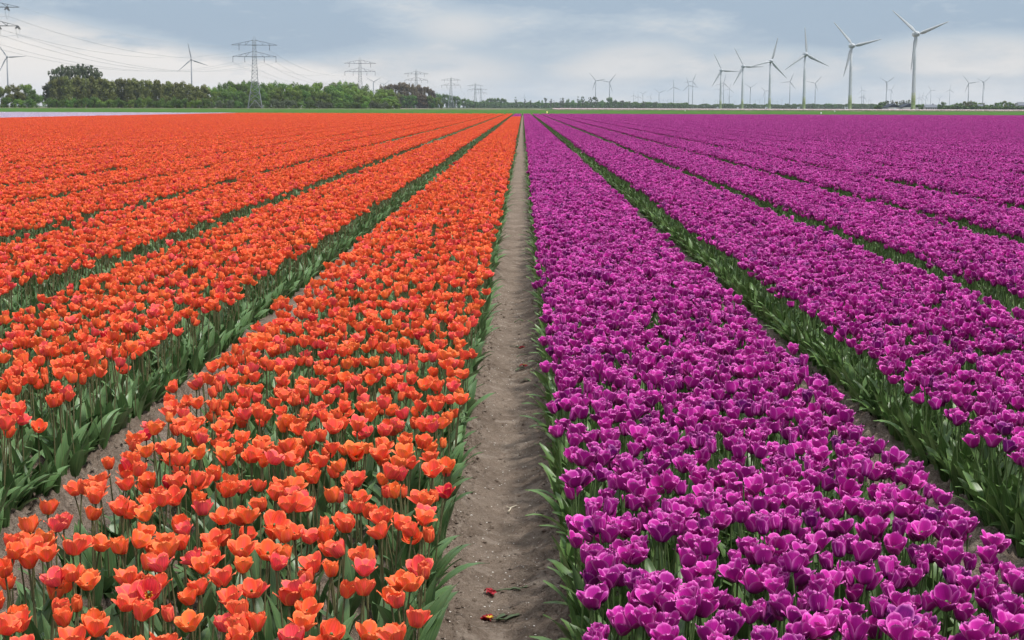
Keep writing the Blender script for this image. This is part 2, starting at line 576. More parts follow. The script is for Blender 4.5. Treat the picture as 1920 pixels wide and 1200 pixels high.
def rough_sheet(name, x0, x1, y0, y1, z, amp, nx_, ny_, mat, seed, kind='structure'):
    xs_ = np.linspace(x0, x1, nx_); ys_ = np.linspace(y0, y1, ny_)
    X, Y = np.meshgrid(xs_, ys_)
    rs = np.random.RandomState(seed)
    Z = z + amp * (rs.rand(*X.shape) - 0.5)
    Z[0, :] = 0.004; Z[-1, :] = 0.004; Z[:, 0] = 0.004; Z[:, -1] = 0.004
    i = np.arange(nx_ * ny_).reshape(ny_, nx_)
    q = np.stack([i[:-1, :-1], i[:-1, 1:], i[1:, 1:], i[1:, :-1]], -1).reshape(-1, 4)
    me = bpy.data.meshes.new(name)
    me.from_pydata(np.stack([X, Y, Z], -1).reshape(-1, 3).tolist(), [], q.tolist())
    me.materials.append(mat)
    me.update()
    return tag(link(name, me), kind=kind)


rough_sheet('crop_field', -330, 330, FIELD_END + 5, 690, 0.30, 0.14, 220, 60, M_CROP, 1)
rough_sheet('farm_track', -420, 14, 700, 745, 0.05, 0.03, 60, 4, M_TRACK, 2)
rough_sheet('verge_field', -1500, 12, 752, 1120, 0.25, 0.3, 200, 30, M_ROUGH, 3)
rough_sheet('verge_field', 14, 1500, 905, 1560, 0.22, 0.2, 200, 20, M_LAND, 4)
rough_sheet('distant_farmland', -9000, 9000, 1700, 16000, 0.03, 0.02, 60, 40, M_LAND, 5)

# ================================================================ tulip geometry
def petal_mb(L, W, t0, t1, t2, rscale, seed, rows=7, cols=5, crease=0.0, mat=0):
    """one petal, base at origin growing up and outwards along +x; t0..t2 tangent angles (deg) at base, belly and tip"""
    rr = random.Random(seed)
    v = np.array([0, 0.20, 0.44, 0.66, 0.84, 0.955, 1.0]) if rows == 7 else np.linspace(0, 1, rows)
    fine = np.linspace(0, 1, 61)
    th = np.interp(fine, [0, 0.30, 0.62, 1.0], [t0, t1, (t1 * 0.62 + t2 * 0.38), t2]) * math.pi / 180
    rC = np.concatenate([[0], np.cumsum(np.cos(th[:-1]) * L / 60)]) * rscale + 0.003
    zC = np.concatenate([[0], np.cumsum(np.sin(th[:-1]) * L / 60)])
    r = np.interp(v, fine, rC); z = np.interp(v, fine, zC)
    w = W * np.interp(v, [0, 0.20, 0.44, 0.66, 0.84, 0.955, 1.0], [0.26, 0.70, 0.96, 1.0, 0.84, 0.50, 0.10])
    u = np.linspace(-1, 1, cols)
    V = []; A = []
    bend = rr.uniform(-0.25, 0.25)
    for i in range(rows):
        rho = max(r[i] * 1.08, 0.016) * (1.0 + 0.5 * v[i] * (1 if t2 < 85 else 0.2))
        for j in range(cols):
            s_ = u[j] * w[i]
            a = s_ / rho
            lat = rho * math.sin(a)
            inn = rho * (1 - math.cos(a))
            x = r[i] - inn + crease * (1 - abs(u[j])) * v[i] * 0.004
            zz = z[i] - 0.003 * abs(u[j]) * v[i] + rr.uniform(-1, 1) * 0.0006 * v[i]
            lat += bend * 0.012 * v[i] ** 2
            x += rr.uniform(-1, 1) * 0.0008 * v[i]
            if i == rows - 1: zz -= 0.0035 * abs(u[j]) ** 1.5
            V.append((x, lat, zz)); A.append((u[j], v[i], 0))
    F = [(i * cols + j, i * cols + j + 1, (i + 1) * cols + j + 1, (i + 1) * cols + j) for i in range(rows - 1) for j in range(cols - 1)]
    mb = MB(); mb.add(V, F, mat, A)
    return mb


def center_mb():
    mb = MB()
    mb.tube([(0, 0, -0.006), (0, 0, 0.004), (0, 0, 0.02), (0, 0, 0.026)], [0.003, 0.0062, 0.0035, 0.0048], 6, 0)
    for k in range(6):
        a = k * math.pi / 3 + 0.4
        c, s_ = math.cos(a), math.sin(a)
        mb.tube([(0.005 * c, 0.005 * s_, 0.003), (0.010 * c, 0.010 * s_, 0.018)], [0.0011, 0.0019], 3, 1)
    return mb


# (length, half width, base/belly/tip angle of outer and inner petals, radial scale)
SHAPES_O = [
    (0.066, 0.0250, (2, 72, 78), (2, 77, 86), 1.00, 'half-open'),
    (0.066, 0.0255, (2, 67, 58), (2, 73, 74), 1.00, 'half-open'),
    (0.068, 0.0255, (0, 60, 44), (2, 68, 70), 1.00, 'wide-open'),
    (0.067, 0.0260, (0, 63, 30), (2, 70, 62), 1.00, 'wide-open'),
    (0.062, 0.0245, (4, 80, 98), (4, 82, 98), 0.95, 'closed'),
    (0.064, 0.0255, (2, 66, 74), (2, 70, 78), 1.05, 'half-open'),
    (0.058, 0.0180, (6, 84, 96), (6, 86, 98), 0.75, 'closed'),
    (0.069, 0.0255, (0, 58, 55), (2, 66, 66), 1.02, 'wide-open'),
]
SHAPES_P = [
    (0.066, 0.0250, (2, 74, 66), (3, 78, 80), 1.00, 'half-open'),
    (0.066, 0.0250, (2, 71, 58), (3, 76, 74), 1.02, 'half-open'),
    (0.065, 0.0245, (4, 80, 86), (4, 82, 92), 0.97, 'closed'),
    (0.067, 0.0250, (1, 66, 46), (2, 72, 64), 1.02, 'wide-open'),
    (0.062, 0.0240, (4, 80, 92), (4, 83, 96), 0.93, 'closed'),
    (0.067, 0.0255, (2, 68, 62), (2, 74, 70), 1.04, 'half-open'),
    (0.066, 0.0250, (0, 62, 40), (2, 68, 58), 1.02, 'wide-open'),
]


def leaf_mb(length, width, lean0, lean1, twist, seed, fold=0.35, mat=0, rows=8, cols=5):
    """tulip leaf from the base at the origin, leaning out along +x; lean angles from vertical in degrees"""
    rr = random.Random(seed)
    V = []; A = []
    x = z = 0.0
    ph = rr.uniform(0, 6)
    for i in range(rows):
        v = i / (rows - 1)
        th = R(lean0 + (lean1 - lean0) * v ** 1.4)
        if i:
            x += math.sin(th) * length / (rows - 1); z += math.cos(th) * length / (rows - 1)
        w = width * (math.sin(math.pi * (0.16 + 0.84 * v) ** 0.9) ** 0.85 if i < rows - 1 else 0.03)
        tw = twist * v
        nx_, nz_ = math.cos(th), -math.sin(th)
        for j in range(cols):
            u = -1 + 2 * j / (cols - 1)
            f = fold * abs(u) * w * (1 - 0.4 * v) + 0.10 * width * math.sin(ph + v * 9 + u * 1.2) * abs(u)
            lat = u * w
            # fold lifts the margins towards the stem (upper face)
            px = x - nx_ * f; pz = z - nz_ * f
            c, s_ = math.cos(tw), math.sin(tw)
            V.append((px + lat * s_ * 0.6, lat * c, pz + lat * s_ * 0.3))
            A.append((u, v, 0))
    F = [(i * cols + j, i * cols + j + 1, (i + 1) * cols + j + 1, (i + 1) * cols + j) for i in range(rows - 1) for j in range(cols - 1)]
    mb = MB(); mb.add(V, F, mat, A)
    return mb


LEAF_DEFS = [(0.29, 0.027, 8, 30, 0.3), (0.30, 0.030, 14, 55, -0.4), (0.26, 0.033, 22, 70, 0.5), (0.25, 0.024, 5, 20, -0.6),
             (0.31, 0.028, 28, 88, 0.4), (0.27, 0.036, 35, 105, -0.3),
             (0.27, 0.036, 6, 30, 0.3), (0.25, 0.040, 14, 52, -0.3), (0.22, 0.038, 24, 78, 0.35), (0.25, 0.034, 10, 40, -0.5)]
STEM_TOPS = [(0.0, 0.0, 0.385), (0.025, 0.01, 0.38), (-0.02, 0.02, 0.39), (0.045, -0.01, 0.37), (0.015, -0.03, 0.385)]


def stem_mb(top, rad, mat=0):
    mb = MB()
    tx, ty, tz = top
    pts = [(tx * q ** 2, ty * q ** 2, tz * q - 0.02 * (q == 0)) for q in (0, 0.3, 0.6, 0.85, 1.0)]
    mb.tube(pts, [rad * 1.15, rad, rad, rad * 0.95, rad], 5, mat, cap=False)
    return mb


class Kind:
    pass


def make_kind(name, shapes, petal_mat, leaf_mat, stem_mat, zs):
    K = Kind()
    hsz = 0.79 if name[0] == 'o' else 0.87
    shapes = [(a * hsz, b * hsz, c, d, e, f) for a, b, c, d, e, f in shapes]
    K.name = name; K.shapes = shapes; K.zs = zs
    K.mats = [petal_mat, leaf_mat, stem_mat, M_STAM]
    K.pet = []
    for i, (L, W, o, n, rs, st) in enumerate(shapes):
        outer = [petal_mb(L * 0.96, W, *o, rs, 100 * i + k, crease=0.3) for k in range(3)]
        inner = [petal_mb(L * 1.05, W * 1.0, *n, rs * 0.9, 100 * i + 50 + k, crease=0.3) for k in range(3)]
        K.pet.append((outer, inner))
    K.pet_me = [[[p.mesh('petal', [petal_mat]) for p in grp] for grp in pr] for pr in K.pet]
    K.leaf = [leaf_mb(d[0] * 0.78, d[1] * 0.98, *d[2:], seed=i) for i, d in enumerate(LEAF_DEFS)]
    K.leaf_me = [l.mesh('leaf', [leaf_mat]) for l in K.leaf]
    K.tops = [(a * 0.8, b * 0.8, c * zs * 0.78) for a, b, c in STEM_TOPS]
    K.stem = [stem_mb(t, 0.0027) for t in K.tops]
    K.stem_me = [s_.mesh('stem', [stem_mat]) for s_ in K.stem]
    K.cen = MB(); K.cen.merge(center_mb(), Matrix.Scale(0.82, 4))
    K.cen_me = K.cen.mesh('blossom', [leaf_mat, M_STAM])
    return K


KO = make_kind('orange_tulip', SHAPES_O, M_OR, M_LF, M_STEM_R, 1.0)
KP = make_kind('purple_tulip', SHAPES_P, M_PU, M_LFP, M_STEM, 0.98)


def recipe(K, rr, edge=0):
    """a random tulip of a kind: shape, stem, head tilt, leaves; edge -1/+1 leans the leaves out over the path"""
    n = len(K.shapes)
    wts = [3, 3, 2.4, 1.6, 1.0, 3, 0.35, 2.0][:n] if K is KO else [3, 3, 2, 2, 1.2, 3, 1.5]
    sh = rr.choices(range(n), wts)[0]
    stm = rr.randrange(len(K.tops))
    tw_ = 0.32 if rr.random() < 0.1 else 0.18
    tilt = (rr.gauss(0, tw_), rr.gauss(0, tw_), rr.uniform(0, 6.28))
    leaves = []
    for q in range(3):
        li = rr.choices(range(6), [3, 3, 1.6, 2.5, 0.6, 0.3] if not edge else [2, 3, 2, 2, 0.7, 0.3])[0]
        leaves.append((li, q * 2.3 + rr.uniform(0, 1.5), rr.uniform(0.7, 1.02)))
    return sh, stm, tilt, leaves


def tulip_mb(K, rec, tone=None):
    """the whole plant as one mesh: materials petal, leaf, stem, stamen"""
    sh, stm, tilt, leaves = rec
    mb = MB()
    mb.merge(K.stem[stm], None, None, [2])
    top = K.tops[stm]
    HM = Matrix.Translation(top) @ Euler(tilt).to_matrix().to_4x4()
    for k in range(3):
        mb.merge(K.pet[sh][0][k], HM @ Matrix.Rotation(k * 2.0944, 4, 'Z'), tone, [0])
        mb.merge(K.pet[sh][1][k], HM @ Matrix.Rotation(k * 2.0944 + 1.0472, 4, 'Z') @ Matrix.Translation((0, 0, 0.0015)), tone, [0])
    mb.merge(K.cen, HM, None, [1, 3])
    for li, a, s_ in leaves:
        mb.merge(K.leaf[li], Matrix.Rotation(a, 4, 'Z') @ Matrix.Translation((0.006, 0, 0)) @ Matrix.Scale(s_, 4), rnd.random() * 0.6, [1])
    return mb


def proto_collection(name, meshes):
    c = bpy.data.collections.new(name)
    for i, m_ in enumerate(meshes):
        o = bpy.data.objects.new('%s_%02d' % (name, i), m_)
        c.objects.link(o)
    return c


def scatter_group(coll):
    ng = bpy.data.node_groups.new('scatter', 'GeometryNodeTree')
    ng.interface.new_socket('Geometry', in_out='INPUT', socket_type='NodeSocketGeometry')
    ng.interface.new_socket('Geometry', in_out='OUTPUT', socket_type='NodeSocketGeometry')
    N = ng.nodes; Lk = ng.links
    gi = N.new('NodeGroupInput'); go = N.new('NodeGroupOutput')
    ip = N.new('GeometryNodeInstanceOnPoints')
    ci = N.new('GeometryNodeCollectionInfo')
    ci.inputs['Collection'].default_value = coll
    ci.inputs['Separate Children'].default_value = True
    ci.inputs['Reset Children'].default_value = True

    def attr(nm, typ):
        a = N.new('GeometryNodeInputNamedAttribute'); a.data_type = typ; a.inputs['Name'].default_value = nm
        return a.outputs['Attribute']
    er = N.new('FunctionNodeEulerToRotation')
    Lk.new(attr('rot', 'FLOAT_VECTOR'), er.inputs[0])
    Lk.new(gi.outputs[0], ip.inputs['Points'])
    Lk.new(ci.outputs[0], ip.inputs['Instance'])
    ip.inputs['Pick Instance'].default_value = True
    Lk.new(attr('idx', 'INT'), ip.inputs['Instance Index'])
    Lk.new(er.outputs[0], ip.inputs['Rotation'])
    Lk.new(attr('scl', 'FLOAT_VECTOR'), ip.inputs['Scale'])
    Lk.new(ip.outputs[0], go.inputs[0])
    return ng


def scatter(name, coll, pos, rot, scl, idx, tone, label, cat):
    me = bpy.data.meshes.new(name)
    n = len(pos)
    me.vertices.add(n)
    me.vertices.foreach_set('co', np.asarray(pos, np.float32).ravel())
    for nm, typ, key, dat in (('rot', 'FLOAT_VECTOR', 'vector', rot), ('scl', 'FLOAT_VECTOR', 'vector', scl), ('tone', 'FLOAT', 'value', tone)):
        a = me.attributes.new(nm, typ, 'POINT')
        a.data.foreach_set(key, np.asarray(dat, np.float32).ravel())
    a = me.attributes.new('idx', 'INT', 'POINT')
    a.data.foreach_set('value', np.asarray(idx, np.int32))
    me.update()
    o = link(name, me)
    md = o.modifiers.new('scatter', 'NODES')
    md.node_group = scatter_group(coll)
    return tag(o, label, cat, kind='stuff')


# ---------------------------------------------------------------- single plants up to SPLIT metres
SPLIT = 58.0
DENS = {'orange': 114.0, 'purple': 212.0}


def in_reach(x, y, m=1.2):
    return abs(x + 0.0061 * y * 0) < 0.31 * y + m


def orange_tone(n, rs):
    t = np.clip(rs.normal(0.52, 0.22, n), 0.12, 1.0)
    q = rs.rand(n)
    t = np.where(q < 0.012, rs.uniform(0.0, 0.03, n), t)
    t = np.where((q > 0.02) & (q < 0.085), rs.uniform(0.10, 0.18, n), t)
    return t


plants = {'orange': [], 'purple': []}
for (colr, k, l, r) in BEDS:
    if colr == 'lilac': continue
    if k > 13: continue
    y0 = 2.3
    xm = min(abs(l), abs(r))
    y0 = max(y0, (xm - 2.0) / 0.31)
    if y0 > SPLIT: continue
    dn = DENS[colr]
    st = 1 / math.sqrt(dn)
    wbed = r - l
    mx = 0.115
    ml = 0.075 if (colr == 'purple' and k == 0) else mx
    mr = 0.075 if (colr == 'orange' and k == 0) else mx
    ncol = max(2, int(round((wbed - ml - mr) / st)) + 1)
    nrow = int((SPLIT - y0) / st)
    gx, gy = np.meshgrid(np.linspace(l + ml, r - mr, ncol), y0 + np.arange(nrow) * st)
    gx = gx + nrs.uniform(-0.42, 0.42, gx.shape) * st
    gy = gy + nrs.uniform(-0.48, 0.48, gy.shape) * st
    gx = gx + 0.035 * (vnoise(gx * 0 + k * 7.3, gy * 0.55, 23) - 0.5)
    keep = nrs.rand(*gx.shape) > (0.04 + 0.16 * (vnoise(gx * 3, gy * 3, 9) > 0.74))
    gx = np.clip(gx, l + ml - 0.025, r - mr + 0.025)
    keep &= np.abs(gx) < 0.31 * gy + 1.6
    for x_, y_ in zip(gx[keep], gy[keep]):
        e = -1 if x_ - l < 0.145 else (1 if r - x_ < 0.145 else 0)
        plants[colr].append((x_, y_, k, e))

# ---------------------------------------------------------------- the 300 tulips of each colour that show largest: things of their own
cam_inv = cam_m.inverted()


def project(p):
    q = cam_inv @ Vector(p)
    return 960 + FPX * q.x / -q.z, 600 - FPX * q.y / -q.z


ORD = ['first', 'second', 'third', 'fourth', 'fifth', 'sixth', 'seventh', 'eighth', 'ninth', 'tenth', 'eleventh', 'twelfth', 'thirteenth',
       'fourteenth', 'fifteenth', 'sixteenth', 'seventeenth', 'eighteenth', 'nineteenth', 'twentieth']


def ordinal(n):
    if n <= 20: return ORD[n - 1]
    tens = {2: 'twenty', 3: 'thirty', 4: 'forty', 5: 'fifty', 6: 'sixty'}[n // 10]
    return {2: 'twentieth', 3: 'thirtieth', 4: 'fortieth', 5: 'fiftieth', 6: 'sixtieth'}[n // 10] if n % 10 == 0 else tens + '-' + ORD[n % 10 - 1]


rest = {}
for colr, K in (('orange', KO), ('purple', KP)):
    P = plants[colr]
    P.sort(key=lambda q: q[1] + 0.15 * abs(q[0]))
    mine, others = [], []
    for q in P:
        px, py = project((q[0], q[1], 0.33))
        if len(mine) < 300 and 6 < px < 1914 and py < 1206:
            mine.append(q)
        else:
            others.append(q)
    rest[colr] = others
    rr = random.Random(5 if colr == 'orange' else 6)
    tones = orange_tone(300, np.random.RandomState(3)) if colr == 'orange' else np.clip(np.random.RandomState(4).normal(0.5, 0.24, 300), 0, 1)
    cnt = {}
    same = {}
    ymid = mine[150][1]
    for i, (x_, y_, k, e) in enumerate(mine):
        sh, stm, tilt, leaves = recipe(K, rr, e)
        t = float(tones[i])
        root = bpy.data.objects.new(K.name, None)
        root.empty_display_size = 0.05
        COL.objects.link(root)
        zs = rr.gauss(1.0, 0.065) + 0.14 * (float(vnoise(np.array(x_ * 1.1), np.array(y_ * 0.7), 17)) - 0.5)
        hs = rr.uniform(0.88, 1.14)
        rz = rr.uniform(0, 6.283)
        root.location = (x_, y_, float(soil_z(x_, y_)) * 0.5)
        root.rotation_euler = (0, 0, rz)
        # wording
        shape = K.shapes[sh][5]
        if colr == 'orange':
            cw = 'crimson' if t < 0.06 else 'coral-pink' if t < 0.2 else 'red-orange' if t < 0.5 else 'orange' if t < 0.78 else 'yellow-orange'
            bed = 'orange bed beside the bare path' if k == 0 else 'second orange bed from the bare path'
            side = ('path-side', 'outer')
        else:
            cw = 'dark-purple' if t < 0.2 else 'purple' if t < 0.7 else 'pinkish-purple'
            bed = 'purple bed beside the bare path' if k == 0 else 'second purple bed from the bare path'
            side = ('outer', 'path-side')
        bedw = ('%s bed' if k == 0 else 'second %s bed') % colr
        if e:
            s_ = side[0] if e > 0 else side[1]
            s_ = s_.replace('path-side', 'path')
            cnt[(k, e)] = cnt.get((k, e), 0) + 1
            lab = "%s %s tulip, %s from the front at the %s's %s edge" % (shape, cw, ordinal(cnt[(k, e)]), bedw, s_)
        else:
            fr = (x_ - BED_X[(colr, k)][0]) / 1.25
            if colr == 'orange': fr = 1 - fr
            strip = 'path side' if fr < 0.28 else 'inner middle' if fr < 0.5 else 'outer middle' if fr < 0.72 else 'outer side'
            lev = max(1, cnt.get((0, 1 if colr == 'orange' else -1), 0))
            lab = '%s %s tulip, %s of %s, level with %s path-edge tulip' % (shape, cw, strip, bedw, ordinal(lev))
        grp = '%s tulips of the front rows' % colr
        tag(root, lab, colr + ' tulip', grp)
        same.setdefault(lab, []).append((project((x_, y_, 0.33))[0], root))
        link('stem', K.stem_me[stm], root, (0, 0, 0), None, (1, 1, zs))
        tp = K.tops[stm]
        b = link('blossom', K.cen_me, root, (tp[0], tp[1], tp[2] * zs), tilt, (hs, hs, hs))
        for q in range(3):
            for w in (0, 1):
                p = link('petal', K.pet_me[sh][w][q], b, (0, 0, 0.0015 * w), (0, 0, q * 2.0944 + w * 1.0472))
                p['tone'] = t
        for qi, (li, a, ls) in enumerate(leaves[:2]):
            a2 = a
            if e and qi == 0: a2 = (0 if e > 0 else math.pi) - rz + rr.uniform(-1.0, 1.0)
            lf = link('leaf', K.leaf_me[li], root, (0.006 * math.cos(a2), 0.006 * math.sin(a2), 0), (0, 0, a2), (ls, ls, ls))
            lf['tone'] = rr.random() * 0.6
    for lab, lst in same.items():          # look-alikes at one spot: told apart by their order from the left
        if len(lst) > 1:
            lst.sort(key=lambda q: q[0])
            for i, (_, o) in enumerate(lst):
                o['label'] = lab + (', leftmost' if i == 0 else ', rightmost' if i == len(lst) - 1 else ', %s leftmost' % ordinal(i + 1))

# ---------------------------------------------------------------- the rest of the plants nearby
for colr, K in (('orange', KO), ('purple', KP)):
    rr = random.Random(21)
    meshes = []
    for q in range(22):
        meshes.append(tulip_mb(K, recipe(K, rr)).mesh(K.name + '_plant', K.mats))
    # clumps of overhanging leaves for the bed edges, leaning towards +x
    for q in range(6):
        mb = MB()
        for w in range(4):
            li = rr.choice([6, 6, 6, 7, 7, 8, 9, 9])
            a = rr.uniform(-0.9, 0.9)
            mb.merge(K.leaf[li], Matrix.Translation((rr.uniform(-0.03, 0.02), rr.uniform(-0.05, 0.05), -0.01)) @ Matrix.Rotation(a, 4, 'Z') @ Matrix.Scale(rr.uniform(0.8, 1.1), 4), rr.random() * 0.7, [1])
        meshes.append(mb.mesh(K.name + '_edge_leaves', K.mats))
    coll = proto_collection(K.name + '_variants', meshes)
    P = rest[colr]
    n = len(P)
    pos = np.array([(q[0], q[1], 0.0) for q in P])
    pos[:, 2] = soil_z(pos[:, 0], pos[:, 1]) * 0.5
    rot = np.zeros((n, 3)); rot[:, 0] = nrs.normal(0, 0.05, n); rot[:, 1] = nrs.normal(0, 0.05, n); rot[:, 2] = nrs.uniform(0, 6.283, n)
    sxy = nrs.uniform(0.88, 1.12, n)
    scl = np.stack([sxy, sxy, np.clip(nrs.normal(1.0, 0.065, n) + 0.14 * (vnoise(pos[:, 0] * 1.1, pos[:, 1] * 0.7, 17) - 0.5), 0.78, 1.2)], -1)
    idx = nrs.randint(0, 22, n)
    tone = orange_tone(n, nrs) if colr == 'orange' else np.clip(nrs.normal(0.5, 0.24, n), 0, 1)
    E = []
    for (c2, k, l, r) in BEDS:
        if c2 != colr or k > 11: continue
        for xe, ang in ((l, math.pi), (r, 0.0)):
            yy = max(2.4, (abs(xe) - 1.5) / 0.31)
            step = 0.08
            while yy < SPLIT:
                if abs(xe) < 0.31 * yy + 1.5:
                    E.append((xe + (1 if ang else -1) * (0.135 if abs(xe) > 0.3 else 0.10) + rr.uniform(-0.03, 0.02), yy, ang + rr.uniform(-0.7, 0.7), rr.randrange(22, 28), rr.uniform(0.6, 0.9)))
                yy += step * rr.uniform(0.6, 1.4)
    E = np.array(E)
    ne = len(E)
    pos = np.concatenate([pos, np.stack([E[:, 0], E[:, 1], soil_z(E[:, 0], E[:, 1]) * 0.6], -1)])
    rot = np.concatenate([rot, np.stack([np.zeros(ne), np.zeros(ne), E[:, 2]], -1)])
    scl = np.concatenate([scl, np.repeat(E[:, 4:5], 3, 1)])
    idx = np.concatenate([idx, E[:, 3].astype(int)])
    tone = np.concatenate([tone, nrs.uniform(0, 0.4, ne)])
    scatter('%s_field' % K.name, coll, pos, rot, scl, idx, tone,
            'dense mass of %s tulips filling the beds behind the front rows' % colr, 'tulips')


# ---------------------------------------------------------------- distant bed segments
def low_flowers(K):
    """the same flowers with fewer faces per petal"""
    out = []
    for i, (L, W, o, n, rs, st) in enumerate(K.shapes[:6]):
        mb = MB()
        for k in range(3):
            mb.merge(petal_mb(L * 0.96, W, *o, rs, i * 9 + k, 4, 3), Matrix.Rotation(k * 2.0944, 4, 'Z'))
            mb.merge(petal_mb(L * 1.05, W, *n, rs * 0.9, i * 9 + k + 3, 4, 3), Matrix.Rotation(k * 2.0944 + 1.0472, 4, 'Z'))
        out.append(mb)
    return out


LOW_O, LOW_P = low_flowers(KO), low_flowers(KP)


def segment_mesh(name, petal_mat, leaf_mat, dens, seed, tonef, w=1.09, ln=1.0, size=1.0, lows=None, noleaf=False):
    rr = random.Random(seed)
    mb = MB()
    st = 1 / math.sqrt(dens)
    for iy in range(int(ln / st)):
        for ix in range(int(w / st) + 1):
            if rr.random() < 0.05: continue
            x = max(-w / 2, min(w / 2, -w / 2 + ix * st + rr.uniform(-0.45, 0.45) * st))
            y = iy * st + rr.uniform(-0.45, 0.45) * st
            h = rr.gauss(0.300, 0.020)
            fl = rr.choice(lows)
            M = Matrix.Translation((x, y, h)) @ Euler((rr.gauss(0, 0.15), rr.gauss(0, 0.15), rr.uniform(0, 6.28))).to_matrix().to_4x4() @ Matrix.Scale(rr.uniform(0.92, 1.1) * size, 4)
            mb.merge(fl, M, tonef(rr), [0])
            if noleaf: continue
            if rr.random() < 0.6 or abs(x) > w / 2 - 0.1:
                for q in range(1 if abs(x) < w / 2 - 0.1 else 2):
                    a = rr.uniform(0, 6.28)
                    if abs(x) > w / 2 - 0.1: a = (0 if x > 0 else math.pi) + rr.uniform(-0.9, 0.9)
                    c, s_ = math.cos(a), math.sin(a)
                    ln_ = rr.uniform(0.05, 0.14); wd = 0.028
                    mb.add([(x - s_ * wd, y + c * wd, 0), (x + s_ * wd, y - c * wd, 0),
                            (x + c * ln_ * 0.5 + s_ * wd, y + s_ * ln_ * 0.5 - c * wd, 0.12), (x + c * ln_ * 0.5 - s_ * wd, y + s_ * ln_ * 0.5 + c * wd, 0.12),
                            (x + c * ln_, y + s_ * ln_, rr.uniform(0.13, 0.22))], [(0, 1, 2, 3), (3, 2, 4)], 1,
                           [(-1, 0, .4), (1, 0, .4), (1, .5, .4), (-1, .5, .4), (0, 1, .4)])
    return mb.mesh(name, [petal_mat, leaf_mat], smooth=True)


def ot(rr):
    q = rr.random()
    return rr.uniform(0.1, 0.18) if q < 0.05 else min(1, max(0.12, rr.gauss(0.5, 0.2)))


def pt(rr):
    return min(1, max(0, rr.gauss(0.5, 0.22)))


SEG = {}
for colr, pm, lm, dn, tf in (('orange', M_OR, M_LF, 114, ot), ('purple', M_PU, M_LFP, 200, pt), ('lilac', M_LI, M_LF, 120, pt)):
    SEG[colr] = proto_collection(colr + '_segments', [segment_mesh(colr + '_bed_segment', pm, lm, dn, 40 + q, tf, lows=LOW_P if colr == 'purple' else LOW_O) for q in range(5)])
SEGP = {c: [] for c in SEG}
for (colr, k, l, r) in BEDS:
    xm = (l + r) / 2
    y0 = SPLIT if abs(xm) < 0.31 * SPLIT + 1.6 and k <= 13 else 14.0
    y0 = max(y0, (abs(xm) - 3.5) / 0.31)
    end = FIELD_END + rnd.uniform(-2.5, 2.5)
    y = y0
    while y < end:
        c2 = colr
        if colr == 'orange' and k == 0 and y > 212: c2 = 'purple'
        if colr == 'lilac' and not (k == 34 and False):
            c2 = 'lilac'
        off = 0.03 if k == 0 else 0.0
        SEGP[c2].append((xm + (off if colr == 'orange' else -off), y, ((r - l) + 1.2 * off) / 1.25 * (1.0 if k == 0 else 0.955), 1.0 if rnd.random() < 0.5 else -1.0))
        y += 1.0
for colr, pts in SEGP.items():
    A = np.array(pts)
    n = len(A)
    pos = np.stack([A[:, 0], A[:, 1], np.zeros(n)], -1)
    scl = np.stack([A[:, 2] * A[:, 3], np.ones(n), nrs.normal(1.0, 0.02, n)], -1)
    rot = np.zeros((n, 3))
    scatter('far_%s_tulip_beds' % colr, SEG[colr], pos, rot, scl, nrs.randint(0, 5, n), nrs.uniform(-0.06, 0.06, n),
            {'orange': 'orange tulip beds running away to the far green field', 'purple': 'purple tulip beds running away to the far green field',
             'lilac': 'pale lilac tulip strip beyond the orange beds'}[colr], 'tulips')
# pale pink field at the horizon
SEG_PK = proto_collection('pink_segments', [segment_mesh('pink_bed_segment', M_PK, M_LF, 70, 60 + q, pt, size=2.4, lows=LOW_O, noleaf=True) for q in range(3)])
pts = []
for i in range(0, 118):
    for j in range(0, 28):
        pts.append((15 + i * 2.6, 715 + j * 3.0))
A = np.array(pts); n = len(A)
tn = np.where(A[:, 1] > 790, -0.45, 0.1) + nrs.uniform(-0.1, 0.1, n)
scatter('pale_pink_tulip_field', SEG_PK, np.stack([A[:, 0], A[:, 1], np.zeros(n)], -1), np.zeros((n, 3)), np.tile([2.0, 3.0, 2.5], (n, 1)),
        nrs.randint(0, 3, n), tn, 'thin pale pink strip of tulips below the turbines', 'tulips')

# ================================================================ soil details
mb = MB()
ico_v = np.array([(0, 0, 1), (0.9, 0, 0.2), (0.28, 0.85, 0.2), (-0.73, 0.53, 0.2), (-0.73, -0.53, 0.2), (0.28, -0.85, 0.2), (0, 0, -0.8)])
ico_f = [(0, 1, 2), (0, 2, 3), (0, 3, 4), (0, 4, 5), (0, 5, 1), (6, 2, 1), (6, 3, 2), (6, 4, 3), (6, 5, 4), (6, 1, 5)]
for i in range(7500):
    q = nrs.rand()
    y_ = 3.0 + 11 * nrs.rand() ** 1.6
    if q < 0.62:
        x_ = PATHX + (0.13 + 0.16 * nrs.rand()) * (1 if nrs.rand() < 0.42 else -1)
    elif q < 0.7:
        x_ = PATHX + nrs.uniform(-0.15, 0.15)
    elif q < 0.86:
        x_ = -1.60 + nrs.uniform(-0.2, 0.16)
    else:
        x_ = 1.48 + nrs.uniform(-0.16, 0.2)
    s_ = 0.003 + 0.012 * nrs.rand() ** 3
    v = ico_v * (1 + nrs.uniform(-0.3, 0.3, (7, 1))) * s_ * np.array([1, nrs.uniform(0.7, 1.3), nrs.uniform(0.6, 0.9)])
    mb.add(v + np.array([x_, y_, float(soil_z(x_, y_)) + s_ * 0.05]), ico_f)
tag(link('soil_clods', mb.mesh('soil_clods', [M_SOIL], smooth=False)), 'crumbly clods of soil lying along the bare path', 'soil', kind='stuff')
mb = MB()
